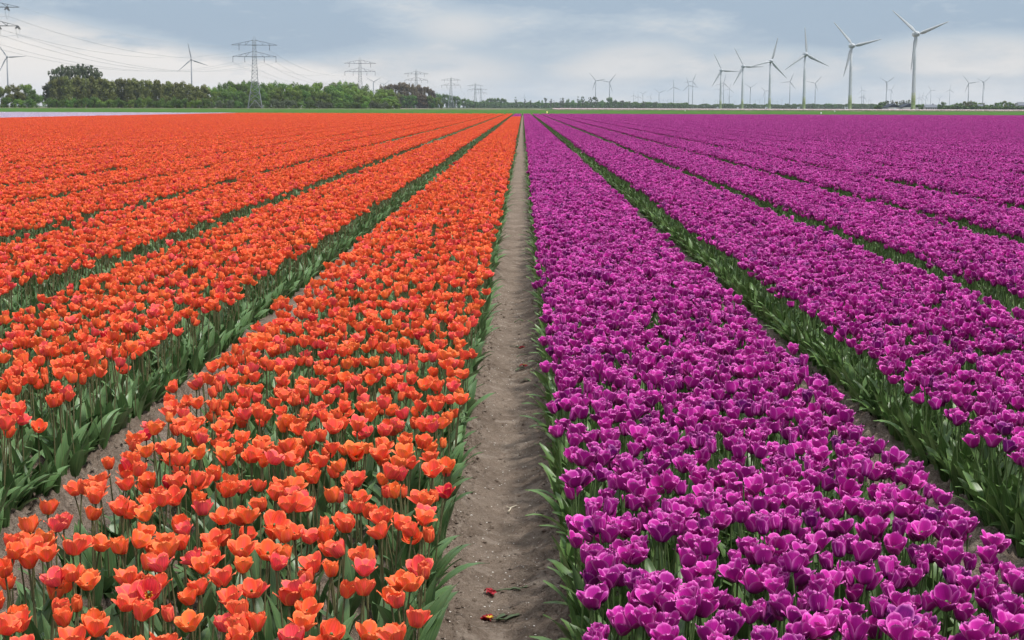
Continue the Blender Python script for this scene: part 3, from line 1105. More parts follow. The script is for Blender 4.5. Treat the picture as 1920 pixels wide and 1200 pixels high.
for i in range(2600):
    y_ = 3.0 + 12 * nrs.rand() ** 1.5
    q = nrs.rand()
    x_ = PATHX + nrs.uniform(-0.24, 0.24) if q < 0.7 else (-1.6 + nrs.uniform(-0.15, 0.15) if q < 0.85 else 1.48 + nrs.uniform(-0.15, 0.15))
    s_ = 0.0015 + 0.0032 * nrs.rand() ** 2.5
    v = ico_v * s_ * np.array([1, nrs.uniform(0.5, 1.2), 0.45])
    mb.add(v + np.array([x_, y_, float(soil_z(x_, y_)) + 0.001]), ico_f)
tag(link('shell_fragments', mb.mesh('shell_fragments', [M_SHELL], smooth=False)), 'tiny white shell fragments strewn over the bare path', 'shells', kind='stuff')


# ---------------------------------------------------------------- fallen flowers and leaves on the path
def on_path(px, py):
    lo, hi = 2.5, 60.0
    for _ in range(50):
        m_ = (lo + hi) / 2
        p = at(px, py, m_)
        if p.z > float(soil_z(p.x, p.y)): lo = m_
        else: hi = m_
    p = at(px, py, lo)
    return Vector((p.x, p.y, float(soil_z(p.x, p.y))))


def flat_leaf(mb, p0, ang, length, width, mat, seed, bendz=0.01):
    rr = random.Random(seed)
    c, s_ = math.cos(ang), math.sin(ang)
    V = []; A = []
    for i in range(6):
        t = i / 5
        w = width * math.sin(math.pi * (0.08 + 0.9 * t)) ** 0.8
        cx = p0[0] + c * t * length + rr.uniform(-0.004, 0.004); cyy = p0[1] + s_ * t * length + rr.uniform(-0.004, 0.004)
        for u in (-1, 0, 1):
            x_ = cx - s_ * u * w; y_ = cyy + c * u * w
            V.append((x_, y_, 0.004 + bendz * math.sin(t * 3.1 + rr.uniform(-.2, .2)) + (0.004 if u else 0) + rr.uniform(0, 0.004))); A.append((u, t, 0.2))
    F = [(i * 3 + j, i * 3 + j + 1, (i + 1) * 3 + j + 1, (i + 1) * 3 + j) for i in range(5) for j in range(2)]
    mb.add(V, F, mat, A)


def fallen_tulip(px, py, label, seed, ang, stem_len, center=False, scale=1.0):
    rr = random.Random(seed)
    p = on_path(px, py)
    root = link('fallen_tulip', None, None, p, None, (scale,) * 3)
    tag(root, label, 'fallen tulip', 'crushed tulips lying on the path')
    for q in range(6):
        mb = MB()
        flat_leaf(mb, (rr.uniform(-0.008, 0.008), rr.uniform(-0.008, 0.008)), ang + math.pi + rr.uniform(-1.3, 1.3), rr.uniform(0.03, 0.055), 0.011, 0, seed * 10 + q, rr.uniform(0.004, 0.016))
        link('petal', mb.mesh('fallen_petal', [M_CRIM]), root)
    if center:
        mb = MB()
        for q in range(6):
            a = rr.uniform(0, 6.28)
            mb.tube([(0, 0, 0.016), (0.014 * math.cos(a), 0.014 * math.sin(a), 0.020)], [0.002, 0.003], 4)
        link('stamens', mb.mesh('stamens', [M_STAM]), root)
    c, s_ = math.cos(ang), math.sin(ang)
    mb = MB()
    mb.tube([(0, 0, 0.008), (c * stem_len * 0.4, s_ * stem_len * 0.4 + 0.006, 0.010), (c * stem_len, s_ * stem_len, 0.008)], 0.003, 5)
    link('stem', mb.mesh('fallen_stem', [M_WLEAF]), root)
    for q in range(2):
        mb = MB()
        flat_leaf(mb, (c * stem_len * (0.5 + 0.4 * q), s_ * stem_len * (0.5 + 0.4 * q)), ang + rr.uniform(-1.0, 1.0), rr.uniform(0.05, 0.085), 0.012, 0, seed * 7 + q)
        link('leaf', mb.mesh('fallen_tulip_leaf', [M_WLEAF]), root)


fallen_tulip(925, 1112, 'crushed crimson tulip with long green stem lying across the path', 1, 0.35, 0.13, False, 0.8)
fallen_tulip(918, 1166, 'flattened dark red tulip head showing yellow stamens near the bottom edge', 2, 0.10, 0.06, True, 0.85)
fallen_tulip(984, 688, 'small crushed red tulip further up the path', 3, 0.9, 0.05, True, 0.8)
fallen_tulip(975, 653, 'orange-red petals of a trodden tulip farthest up the path', 4, 2.2, 0.04, False, 0.7)


def fallen_leaf(px, py, label, seed, ang, ln_, wd):
    mb = MB()
    flat_leaf(mb, (0, 0), ang, ln_, wd, 0, seed, 0.018)
    tag(link('fallen_leaf', mb.mesh('fallen_leaf', [M_WLEAF]), None, on_path(px, py)), label, 'leaf', 'loose leaves lying on the path')


fallen_leaf(965, 699, 'withered green leaf lying just below the small crushed red tulip', 5, 0.7, 0.09, 0.012)
fallen_leaf(968, 672, 'narrow green leaf lying above the small crushed red tulip', 6, 0.2, 0.10, 0.008)
fallen_leaf(975, 718, 'grey-green leaf scrap lying lowest of the leaf litter', 7, -0.3, 0.07, 0.014)
fallen_leaf(965, 606, 'pale green leaf fragment lying farthest up the path', 8, 0.1, 0.07, 0.010)
mb = MB()
mb.tube([(0, 0, 0.006), (0.006, 0.02, 0.010), (0.004, 0.035, 0.008), (0.022, 0.05, 0.012)], [0.0022, 0.002, 0.002, 0.0014], 5)
mb.tube([(0.004, 0.035, 0.008), (-0.006, 0.05, 0.010)], [0.0016, 0.001], 5)
tag(link('dry_twig', mb.mesh('dry_twig', [M_TWIG]), None, on_path(953, 964), None, (1.5, 1.5, 1.5)), 'pale forked dry twig lying in the middle of the path', 'twig')

# ================================================================ wind turbines
HUB_Z, BLADE = 70.0, 34.0


def ring_mesh(name, prof, mat, sides=24, axis='Z'):
    mb = MB()
    V = []; F = []
    for (r_, z_) in prof:
        for k in range(sides):
            a = 2 * math.pi * k / sides
            V.append((r_ * math.cos(a), r_ * math.sin(a), z_) if axis == 'Z' else (r_ * math.cos(a), z_, r_ * math.sin(a)))
    for i in range(len(prof) - 1):
        for k in range(sides):
            k2 = (k + 1) % sides
            F.append((i * sides + k, i * sides + k2, (i + 1) * sides + k2, (i + 1) * sides + k))
    F.append(tuple(range(sides))); F.append(tuple(range((len(prof) - 1) * sides, len(prof) * sides)))
    mb.add(V, F)
    return mb.mesh(name, [mat])


def blade_mesh(name, mat, chord=1.0):
    mb = MB()
    V = []; F = []
    st = [(0.03, 1.1, 1.0), (0.07, 1.2, 0.95), (0.14, 2.5, 0.70), (0.22, 3.0, 0.5), (0.4, 2.3, 0.36), (0.6, 1.7, 0.26), (0.8, 1.15, 0.17), (0.94, 0.7, 0.1), (1.0, 0.15, 0.04)]
    for (q, ch, th) in st:
        ch *= chord; th *= 0.9
        tw = R(28 * (1 - q) ** 2)
        for (cx, cz) in ((-0.32, 0), (-0.12, 0.5), (0.25, 0.34), (0.68, 0), (0.25, -0.34), (-0.12, -0.5)):
            a, b = cx * ch, cz * th
            V.append((a * math.cos(tw) - b * math.sin(tw), a * math.sin(tw) + b * math.cos(tw), q * BLADE))
    for i in range(len(st) - 1):
        for k in range(6):
            k2 = (k + 1) % 6
            F.append((i * 6 + k, i * 6 + k2, (i + 1) * 6 + k2, (i + 1) * 6 + k))
    F.append((5, 4, 3, 2, 1, 0)); F.append(tuple(range((len(st) - 1) * 6, len(st) * 6)))
    mb.add(V, F)
    return mb.mesh(name, [mat])


TW_E = ring_mesh('tower', [(2.15, -0.5), (2.0, 8), (1.8, 22), (1.45, 45), (1.1, 68.5)], M_TOWER)
NAC_E = ring_mesh('nacelle', [(0.5, 4.6), (1.6, 4.0), (2.5, 2.4), (2.95, 0.2), (2.9, -1.6), (2.7, -2.4)], M_WHITE, 20, 'Y')
HUB_E = ring_mesh('hub', [(2.65, -2.5), (2.6, -3.6), (2.1, -5.0), (1.2, -6.0), (0.5, -6.4)], M_BLADE, 20, 'Y')
CAP_E = ring_mesh('hub_cap', [(0.55, -6.4), (0.5, -6.7), (0.2, -6.9)], M_DARK, 12, 'Y')
BL_E = blade_mesh('blade', M_BLADE, 1.2)
TW_F = ring_mesh('tower', [(1.75, -0.5), (1.5, 25), (1.0, 69)], M_FARW, 16)
mbn = MB(); mbn.box((0, 1.6, 0.2), (2.8, 8.0, 2.9)); mbn.box((0, 4.0, 1.9), (1.6, 2.0, 0.5))
NAC_F = mbn.mesh('nacelle', [M_FARW], smooth=False)
HUB_F = ring_mesh('hub', [(1.3, -2.4), (1.35, -3.4), (0.9, -4.6), (0.3, -5.0)], M_FARW, 12, 'Y')
BL_F = blade_mesh('blade', M_FARW, 0.85)


def turbine(px, hub_py, len_px, ang, label, group, near=False, yaw=0.0):
    D = min(BLADE * FPX / len_px, 9000.0)
    p = at(px, hub_py, D)
    hub = p.z
    bl = len_px * D / FPX
    s_ = bl / BLADE
    root = link('wind_turbine', None, None, (p.x, D, 0))
    root.rotation_euler = (0, 0, yaw)
    tag(root, label, 'wind turbine', group)
    link('tower', TW_E if near else TW_F, root, (0, 0, 0), None, (s_, s_, hub / 69.0))
    link('nacelle', NAC_E if near else NAC_F, root, (0, 0, hub), None, (s_,) * 3)
    h = link('hub', HUB_E if near else HUB_F, root, (0, 0, hub), None, (s_,) * 3)
    if near: link('hub_cap', CAP_E, h)
    for q in range(3):
        b = link('blade', BL_E if near else BL_F, root, (0, (-3.9 if near else -3.3) * s_, hub), (0, R(ang + 120 * q), 0), (s_, s_, s_))
    return root


NEAR_T = [(1352, 132, 36, -28), (1393, 124.5, 40, -30), (1444.5, 114.5, 45, 15), (1509.5, 102, 51, -5), (1596.5, 86, 59, 77), (1716.5, 64, 68, 69)]
NT_L = ['smallest of the six large turbines with green banded bases', 'second smallest of the six large turbines with green banded bases',
        'large turbine with green banded base, third from left in the big row', 'large turbine with one blade straight up and a green banded base',
        'second tallest large turbine with green banded base', 'tallest white turbine with green banded base standing by the barns']
for (a, lb) in zip(NEAR_T, NT_L):
    turbine(*a, lb, 'large turbines with green banded bases', True, R(14))

FAR_T = [
    (13, 107, 35, 87, 'turbine cut by the left picture edge above the round bushes'),
    (358.5, 112, 33, -11, 'single slim turbine rising behind the olive poplar row left of the first pylon'),
    (700.5, 153.5, 18, 61, 'turbine with V-shaped blades over the wood right of the second pylon'),
    (719.5, 158.5, 15, 56, 'half hidden turbine just right of the V-shaped one over the wood'),
    (983.5, 181.5, 7, 0, 'tiny turbine over the tree line straight above the bare path'),
    (1117, 151.5, 19, -40, 'first of the two lone turbines standing over the middle tree line'),
    (1143, 154, 20, 40, 'second of the two lone turbines standing over the middle tree line'),
    (1188, 178.7, 10, 2, 'small far turbine with one blade upright, first of the group over the greenhouse roof'),
    (1196.5, 181, 9.5, -5, 'small far turbine crowding the upright one over the greenhouse roof'),
    (1205.5, 176, 10, 60, 'small far V-bladed turbine, third of the group over the greenhouse roof'),
    (1219, 181.5, 8, 27, 'very small far turbine between the two V-bladed ones'),
    (1236, 174, 13, 65, 'far V-bladed turbine left of the taller upright one'),
    (1263.5, 163, 15, -5, 'slim far turbine with one blade upright between V-bladed one and the overlapping pair'),
    (1291.5, 160, 16, -17, 'lower turbine of the overlapping pair left of the large row'),
    (1299, 152.5, 16, 22, 'taller turbine of the overlapping pair left of the large row, thick white foot'),
    (1350.5, 167.5, 13, 32, 'far turbine mostly hidden behind the smallest large tower'),
    (1357, 155.5, 17, 13, 'slim turbine close beside the smallest large tower'),
    (1368, 166.5, 11, 12, 'small turbine between the two smallest large towers, upper one'),
    (1367, 181.5, 8.5, -32, 'small turbine between the two smallest large towers, lower one'),
    (1407, 164, 15, 57, 'V-bladed far turbine right of the second smallest large tower'),
    (1434.5, 171, 12.5, -43, 'far turbine close left of the third large tower'),
    (1481.5, 153, 18, 22, 'slim far turbine between the third and fourth large towers'),
    (1529, 156, 17, 41, 'slim far turbine between the fourth and fifth large towers'),
    (1616, 169, 11, -15, 'topmost of the cluster of far turbines right of the second tallest tower'),
    (1618.5, 180, 10, 10, 'upper low turbine in the cluster right of the second tallest tower'),
    (1619.5, 182.5, 10, 24, 'lowest turbine in the cluster right of the second tallest tower'),
    (1662.5, 154, 18, 57, 'V-bladed turbine standing over the trees behind the barns'),
    (1671, 168.5, 12, 31, 'smaller turbine just right of the V-bladed one behind the barns'),
    (1723, 184, 9, 4, 'faint turbine touching the tallest tower on its right'),
    (1729, 182, 10, 15, 'faint turbine second right of the tallest tower'),
    (1736, 180.5, 10, 36, 'small turbine over the white farmhouse, lower left one'),
    (1745.5, 169.5, 10, -30, 'small turbine over the white farmhouse, upper one'),
    (1761, 184.5, 8, 52, 'small low turbine over the round tree right of the farmhouse'),
    (1781, 168.5, 11, 5, 'lone slim turbine right of the round tree by the farmhouse'),
    (1816.5, 156, 19, -38, 'first of the pair of slim turbines near the right picture edge'),
    (1844, 154, 18, 53, 'second of the pair of slim turbines near the right picture edge'),
]
for i, a in enumerate(FAR_T):
    turbine(*a[:4], a[4], 'far-off wind turbines', False, R(rnd.uniform(-22, 22)))
tiny = [1043, 1243.5, 1251, 1258, 1268.5, 1272, 1277.5, 1319.5, 1341.5, 1346, 1377.5, 1402, 1413, 1416.5, 1424, 1448, 1457.5, 1466, 1629, 1633]
for i, x_ in enumerate(tiny):
    turbine(x_, 189.0 + rnd.uniform(-2.0, 2.0), rnd.uniform(4.0, 5.5), rnd.uniform(0, 120),
            'tiny turbine on the horizon, %s from the left of the faintest ones' % ordinal(i + 1), 'faintest turbines on the horizon', False, R(rnd.uniform(-25, 25)))

# transformer kiosks at the turbine feet
for x_, (tx, hy, lp, an), w_ in zip((1345, 1383, 1436, 1496, 1585), NEAR_T[:5], ('smallest', 'second smallest', 'third', 'fourth', 'second tallest')):
    D = BLADE * FPX / lp
    p = at(x_, horizon_y(x_), D)
    root = link('transformer_kiosk', None, None, (p.x, D - 4, 0))
    tag(root, 'small white transformer kiosk left of the foot of the %s large turbine' % w_, 'kiosk', 'white kiosks by the large turbines')
    mb = MB(); mb.box((0, 0, 1.4), (3.0, 2.4, 2.8)); link('cabin', mb.mesh('cabin', [M_WHITE], False), root)
    mb = MB(); mb.box((0, 0, 2.92), (3.3, 2.7, 0.22)); link('roof', mb.mesh('roof', [M_WHITE], False), root)
    mb = MB(); mb.box((0.3, -1.22, 1.1), (1.1, 0.06, 2.0)); link('door', mb.mesh('door', [M_ROOFG], False), root)

# small marker posts in the green crop
for px, py, Dm, mat_, lb in ((1025.6, 212.5, 330, M_YEL, 'yellow marker post at the end of the purple beds'), (1539.5, 213.6, 345, M_WHITE, 'white marker post near the field end, lower of two'),
                             (1565, 209.5, 520, M_WHITE, 'white marker post farther out in the crop, upper of two'), (1284.5, 208.3, 560, M_WHITE, 'lone thin white marker post in the crop under the turbine pair')):
    p = at(px, py, Dm)
    root = link('marker_post', None, None, (p.x, Dm, 0))
    tag(root, lb, 'marker post', 'marker posts in the crop field')
    h_ = max(0.5, p.z + 0.1)
    mb = MB(); mb.tube([(0, 0, 0), (0, 0, h_)], [0.06, 0.05], 8); link('post', mb.mesh('post', [M_WHITE]), root)
    mb = MB(); mb.tube([(0, 0, h_ - 0.12), (0, 0, h_ + 0.02), (0, 0, h_ + 0.16), (0, 0, h_ + 0.22)], [0.12, 0.17, 0.15, 0.05], 10); link('cap', mb.mesh('cap', [mat_]), root)

# ================================================================ pylons and conductors
def lerp(a, b, t):
    return a + (b - a) * t


def body_half(z):
    """half width of the lattice body at a height"""
    return float(np.interp(z, [0, 17, 34.6, 43.5, 46.2], [4.6, 2.0, 1.15, 0.95, 0.25]))


def pylon_meshes():
    D = {}
    zs_ = [0, 5.5, 10.2, 14, 17, 19.6, 22, 24.3, 26.5, 28.6, 30.6, 32.6, 34.6, 36.5, 38.4, 40.2, 42, 43.5]
    legs = []
    for (sx, sy) in ((-1, -1), (1, -1), (1, 1), (-1, 1)):
        mb = MB()
        mb.tube([(sx * body_half(z), sy * body_half(z), z) for z in (-0.3, 17, 34.6, 43.5, 46.2)], [0.24, 0.21, 0.17, 0.13, 0.08], 4)
        legs.append(mb)
    br = MB()
    for a, b in zip(zs_[:-1], zs_[1:]):
        ha, hb = body_half(a), body_half(b)
        th = 0.12 if a < 16 else 0.09
        for q in range(4):
            c = [(-1, -1), (1, -1), (1, 1), (-1, 1)]
            p, n = c[q], c[(q + 1) % 4]
            A0 = Vector((p[0] * ha, p[1] * ha, a)); A1 = Vector((n[0] * ha, n[1] * ha, a))
            B0 = Vector((p[0] * hb, p[1] * hb, b)); B1 = Vector((n[0] * hb, n[1] * hb, b))
            if a == 0:
                mid = (B0 + B1) / 2
                br.tube([A0, mid], th, 4); br.tube([A1, mid], th, 4)
            else:
                br.tube([A0, B1], th, 4); br.tube([A1, B0], th, 4)
            br.tube([B0, B1], th, 4)

    def arm(z, half, rise, off, loads):
        mb = MB()
        h0 = body_half(z); h1 = body_half(z + rise)
        for s_ in (-1, 1):
            for y_ in (-1, 1):
                mb.tube([(0, y_ * h0, z), (s_ * half, y_ * 0.15, z)], [0.20, 0.16], 4)
                mb.tube([(s_ * h1, y_ * h1, z + rise), (s_ * half, y_ * 0.12, z + 0.1)], [0.13, 0.10], 4)
            for k in range(1, 6):
                t = k / 6
                t2 = (k + 0.5) / 6
                yb = lerp(h0, 0.15, t); x_ = s_ * lerp(h0, half, t); x2 = s_ * lerp(h0, half, t2)
                for y_ in (-1, 1):
                    zt = lerp(z + rise, z + 0.1, max(0, (abs(x_) - h1) / (half - h1)))
                    if k in (2, 4): mb.tube([(x_, y_ * yb, z), (x_, y_ * yb, zt)], 0.07, 4)
                    if k in (1, 3): mb.tube([(x_, y_ * yb, zt), (s_ * lerp(h0, half, t + 1 / 6), y_ * yb, z)], 0.07, 4)
                mb.tube([(x_, -yb, z), (x2, lerp(h0, 0.15, t2), z)], 0.06, 4)
        return mb
    up = arm(42 - 1.5, 14.5, 3.0, 0, None)
    lo = arm(34.6 - 1.5, 13.8, 3.2, 0, None)
    D['legs'] = [m_.mesh('leg', [M_STEEL], False) for m_ in legs]
    D['bracing'] = br.mesh('bracing', [M_STEEL], False)
    D['upper'] = up.mesh('crossarm', [M_STEELD], False)
    D['lower'] = lo.mesh('crossarm', [M_STEELD], False)
    ins = MB()
    pts = [(0, 0, -0.2 * i) for i in range(18)]
    ins.tube(pts, [0.10 if i % 2 else 0.21 for i in range(18)], 6)
    D['insulator'] = ins.mesh('insulator', [M_INS], False)
    return D


PM = pylon_meshes()
Z_UP, Z_LO = 40.5, 33.1
LOADS = [(-9.7, Z_UP), (9.7, Z_UP), (-13.7, Z_LO), (-6.2, Z_LO), (6.2, Z_LO), (13.7, Z_LO)]
PYL = [(-27, 690, 'tension'), (478.5, 1107, ''), (675.5, 1565, ''), (780.5, 2057, ''), (845.5, 2526, ''), (891, 3180, 'far'), (901.5, 3900, 'far')]
PL = ['dark pylon crossarms reaching in at the upper left picture edge', 'largest whole lattice pylon standing before the green wood', 'second pylon half hidden by the green wood',
      'third pylon standing before the russet wood', 'fourth pylon, paler, right of the russet wood', 'fifth small pylon over the end of the wood', 'faintest pylon close behind the fifth one']
pyl_pos = []
for (px, D, tp), lb in zip(PYL, PL):
    X_ = at(px, horizon_y(px), D).x
    root = link('electricity_pylon', None, None, (X_, D, 0))
    rz = R(7 if tp != 'tension' else 4)
    root.rotation_euler = (0, 0, rz)
    tag(root, lb, 'pylon', 'pylons of the power line')
    for lm in PM['legs']: link('leg', lm, root)
    link('bracing', PM['bracing'], root)
    ua = link('crossarm', PM['upper'], root); la = link('crossarm', PM['lower'], root)
    for (lx, lz) in LOADS:
        par = ua if lz == Z_UP else la
        if tp == 'tension':
            for s_ in (-1, 1):
                for q in (-0.25, 0.25):
                    link('insulator', PM['insulator'], par, (lx + q, s_ * 0.3, lz - 0.1), (R(72) * s_, 0, 0))
            mb = MB()
            mb.tube([(lx, -3.6 + 7.2 * t / 10, lz - 1.2 - 3.6 * math.sin(math.pi * t / 10)) for t in range(11)], 0.06, 5)
            link('jumper_loop', mb.mesh('jumper_loop', [M_WIRE]), root)
        else:
            link('insulator', PM['insulator'], par, (lx, 0, lz - 0.1))
    pyl_pos.append((X_, D, rz))
names = ['upper conductor on the left', 'upper conductor on the right', 'outermost lower conductor on the left', 'inner lower conductor on the left',
         'inner lower conductor on the right', 'outermost lower conductor on the right', 'thin earth wire over the left arm tips', 'thin earth wire over the right arm tips']
for wi, (lx, lz) in enumerate(LOADS + [(-14.4, Z_UP + 3.7), (14.4, Z_UP + 3.7)]):
    mb = MB()
    earth = wi >= 6
    P3 = []
    prev = (pyl_pos[0][0] - 26, 280.0, R(6))
    for (X_, D, rz) in [prev] + pyl_pos:
        P3.append(Vector((X_ + lx * math.cos(rz), D + lx * math.sin(rz), lz - (0 if earth else 3.5))))
    if earth:
        for q in P3: q.z = Z_UP + 0.1
    for a, b in zip(P3[:-1], P3[1:]):
        for off in ((0,) if earth else (-0.32, 0.32)):
            pts = []
            for t in range(17):
                u = t / 16
                q = a.lerp(b, u)
                q.z -= (7.5 if earth else 11.0) * 4 * u * (1 - u) * ((b.y - a.y) / 450) ** 1.5
                pts.append((q.x + off, q.y, q.z))
            mb.tube(pts, 0.022 if earth else 0.034, 4, cap=False)
        if not earth:
            for t in (2, 5, 8, 11, 14):
                u = t / 16
                q = a.lerp(b, u); q.z -= 11.0 * 4 * u * (1 - u) * ((b.y - a.y) / 450) ** 1.5
                mb.box((q.x, q.y, q.z), (0.75, 0.10, 0.12))
    tag(link('power_cable', mb.mesh('power_cable', [M_WIRE]),), 'sagging power cable between the pylons, ' + names[wi], 'power cable', 'cables of the power line')

# ================================================================ trees
def tube_tree(mb, h, spread, rr, limbs=6):
    mb.tube([(0, 0, -0.03), (rr.uniform(-.01, .01), rr.uniform(-.01, .01), 0.3 * h), (rr.uniform(-.02, .02), rr.uniform(-.02, .02), 0.85 * h)], [0.022, 0.016, 0.004], 6)
    for q in range(limbs):
        a = rr.uniform(0, 6.28); z0 = rr.uniform(0.25, 0.6) * h
        c, s_ = math.cos(a), math.sin(a)
        mb.tube([(0, 0, z0), (c * spread * 0.4, s_ * spread * 0.4, z0 + 0.12), (c * spread * 0.8, s_ * spread * 0.8, z0 + 0.30)], [0.010, 0.006, 0.002], 4)


def crown(kind, seed):
    rr = random.Random(seed)
    rs = np.random.RandomState(seed)
    lobes = []
    if kind == 'round':
        for q in range(17):
            a = rr.uniform(0, 6.28); r_ = 0.30 * math.sqrt(rr.random()); z_ = rr.uniform(0.10, 0.86)
            r_ *= math.sqrt(max(0.1, 1 - ((z_ - 0.5) / 0.5) ** 2)) * 1.25
            lobes.append((r_ * math.cos(a), r_ * math.sin(a), z_, rr.uniform(0.11, 0.18)))
        nq, size = 170, 0.028
    elif kind == 'narrow':
        for q in range(18):
            z_ = 0.10 + 0.84 * q / 17; r_ = 0.11 * rr.random()
            a = rr.uniform(0, 6.28)
            lobes.append((r_ * math.cos(a), r_ * math.sin(a), z_, (0.14 if z_ < 0.7 else 0.10) * rr.uniform(0.7, 1.15)))
        nq, size = 110, 0.025
    elif kind == 'airy':
        for q in range(34):
            a = rr.uniform(0, 6.28); z_ = rr.uniform(0.35, 0.97); r_ = 0.25 * math.sqrt(rr.random()) * (1.2 - 0.7 * abs(z_ - 0.6))
            lobes.append((r_ * math.cos(a), r_ * math.sin(a), z_, rr.uniform(0.04, 0.085)))
        nq, size = 46, 0.025
    elif kind == 'bush':
        for q in range(15):
            a = rr.uniform(0, 6.28); z_ = rr.uniform(0.12, 0.80); r_ = 0.5 * math.sqrt(rr.random()) * math.sqrt(max(0.1, 1 - z_ ** 2))
            lobes.append((r_ * math.cos(a), r_ * math.sin(a), z_, rr.uniform(0.16, 0.25)))
        nq, size = 130, 0.033
    else:                                   # thin, nearly bare
        for q in range(18):
            a = rr.uniform(0, 6.28); z_ = rr.uniform(0.22, 0.97); r_ = 0.12 * rr.random()
            lobes.append((r_ * math.cos(a), r_ * math.sin(a), z_, rr.uniform(0.04, 0.08)))
        nq, size = 22, 0.026
    mb = MB()
    V = []; F = []; A = []
    for (cx, cy_, cz, lr) in lobes:
        lt = rr.uniform(0.0, 0.6)
        for q in range(nq):
            d = rs.normal(size=3); d /= np.linalg.norm(d)
            p = np.array([cx, cy_, cz]) + d * lr * (0.62 + 0.42 * rs.rand())
            nrm = d + rs.normal(size=3) * 0.32
            nrm /= np.linalg.norm(nrm)
            t1 = np.cross(nrm, [0.3, 0.2, 1.0]); t1 /= np.linalg.norm(t1); t2 = np.cross(nrm, t1)
            s_ = size * rs.uniform(0.6, 1.3)
            b = len(V)
            V += [tuple(p + t1 * s_), tuple(p + t2 * s_ * 0.8), tuple(p - t1 * s_), tuple(p - t2 * s_ * 0.8)]
            F.append((b, b + 1, b + 2, b + 3))
            A += [(0, 0, min(1, max(0, lt + rs.uniform(0, 0.4))))] * 4
    mb.add(V, F, 0, A)
    tk = MB()
    tube_tree(tk, 1.0, 0.3 if kind in ('round', 'airy') else 0.15, rr)
    return mb, tk


TREES = {}
MATS_T = {'round_dark': ('round', F_DARK), 'round_mid': ('round', F_MID), 'narrow_olive': ('narrow', F_OLIVE), 'airy_grey': ('airy', F_GREY), 'round_olive': ('round', F_OLIVE),
          'bush_dark': ('bush', F_DARK), 'bush_mid': ('bush', F_MID), 'bush_grey': ('bush', F_GREY), 'thin_grey': ('thin', F_GREY), 'round_brown': ('round', F_BROWN), 'narrow_brown': ('narrow', F_BROWN)}
CM = {}
for nm, (kd, mt) in MATS_T.items():
    TREES[nm] = []
    for q in range(3):
        if (kd, q) not in CM: CM[(kd, q)] = crown(kd, sum(map(ord, kd)) + q)
        cm_, tm_ = CM[(kd, q)]
        TREES[nm].append((cm_.mesh('crown', [mt], False), tm_.mesh('trunk', [M_BARK])))
TREE_WIDTH = {'round': 0.85, 'narrow': 0.36, 'airy': 0.62, 'bush': 1.15, 'thin': 0.30}


def tree(nm, px, top_py, width_px, D, name, label, cat, group):
    p = at(px, top_py, D)
    h = p.z
    w = width_px * D / FPX / TREE_WIDTH[MATS_T[nm][0]]
    cm_, tm_ = TREES[nm][rnd.randrange(3)]
    root = link(name, None, None, (p.x, D, 0), (0, 0, rnd.uniform(0, 6.28)))
    tag(root, label, cat, group)
    tw = min(w, h * 0.75)
    link('trunk', tm_, root, None, None, (tw, tw, h * 0.95))
    link('crown', cm_, root, None, None, (w, w, h * 1.0))


def prof(x, xs_, ys_):
    return float(np.interp(x, xs_, ys_))


# round bushes at the far left
for i, (x_, ty, w_, nm, D) in enumerate([(6, 160, 34, 'round_olive', 1010), (28, 157, 38, 'round_olive', 1000), (47, 156, 34, 'round_mid', 1030), (60, 163, 30, 'round_dark', 1010), (74, 176, 22, 'bush_dark', 1000), (14, 180, 26, 'bush_dark', 985), (36, 182, 26, 'bush_mid', 985), (58, 182, 26, 'bush_dark', 985)]):
    tree(nm, x_, ty, w_, D, 'rounded_tree', ('rounded tree at the far left below the cut-off turbine, %s from the left' % ordinal(i + 1)) if i < 5 else 'low bush under the rounded far left trees, %s from the left' % ordinal(i - 4), 'tree', 'rounded trees at the far left')
for i, (x_, ty, w_) in enumerate([(84, 172, 16), (88, 158, 20), (96, 146, 26)]):
    tree('airy_grey', x_, ty, w_, 1060, 'slender_tree', 'loose slender tree in the gap left of the olive poplar row, %s from the left' % ordinal(i + 1), 'tree', 'slender trees in the gap')
for i in range(11):
    x_ = 101 + i * 8.6
    ty = prof(x_, [95, 115, 160, 178, 190], [131, 122, 121, 126, 141]) + rnd.uniform(-3, 4)
    tree('airy_grey', x_, ty, 25, 1130 + 6 * (i % 3), 'tall_poplar', 'tall airy poplar rising above the olive row at the left, %s from the left' % ordinal(i + 1), 'tree', 'tall poplars at the left')
for i in range(38):
    x_ = 92 + i * 7.95
    ty = prof(x_, [90, 110, 200, 300, 392], [152, 146, 149, 154, 162]) + rnd.uniform(-4.0, 3.0)
    tree('narrow_olive', x_, ty, rnd.uniform(15, 20), 1035 + rnd.uniform(0, 30), 'poplar', 'slim olive-brown poplar in the long row, %s from the left' % ordinal(i + 1), 'tree', 'olive poplars in the long row')
for i in range(22):
    x_ = 92 + i * 14.0
    tree(rnd.choice(['bush_dark', 'bush_dark', 'bush_mid']), x_, 181 + rnd.uniform(-5, 6), rnd.uniform(17, 24), 1015, 'shrub', 'low dark shrub at the foot of the olive poplars, %s from the left' % ordinal(i + 1), 'shrub', 'shrubs under the poplars')
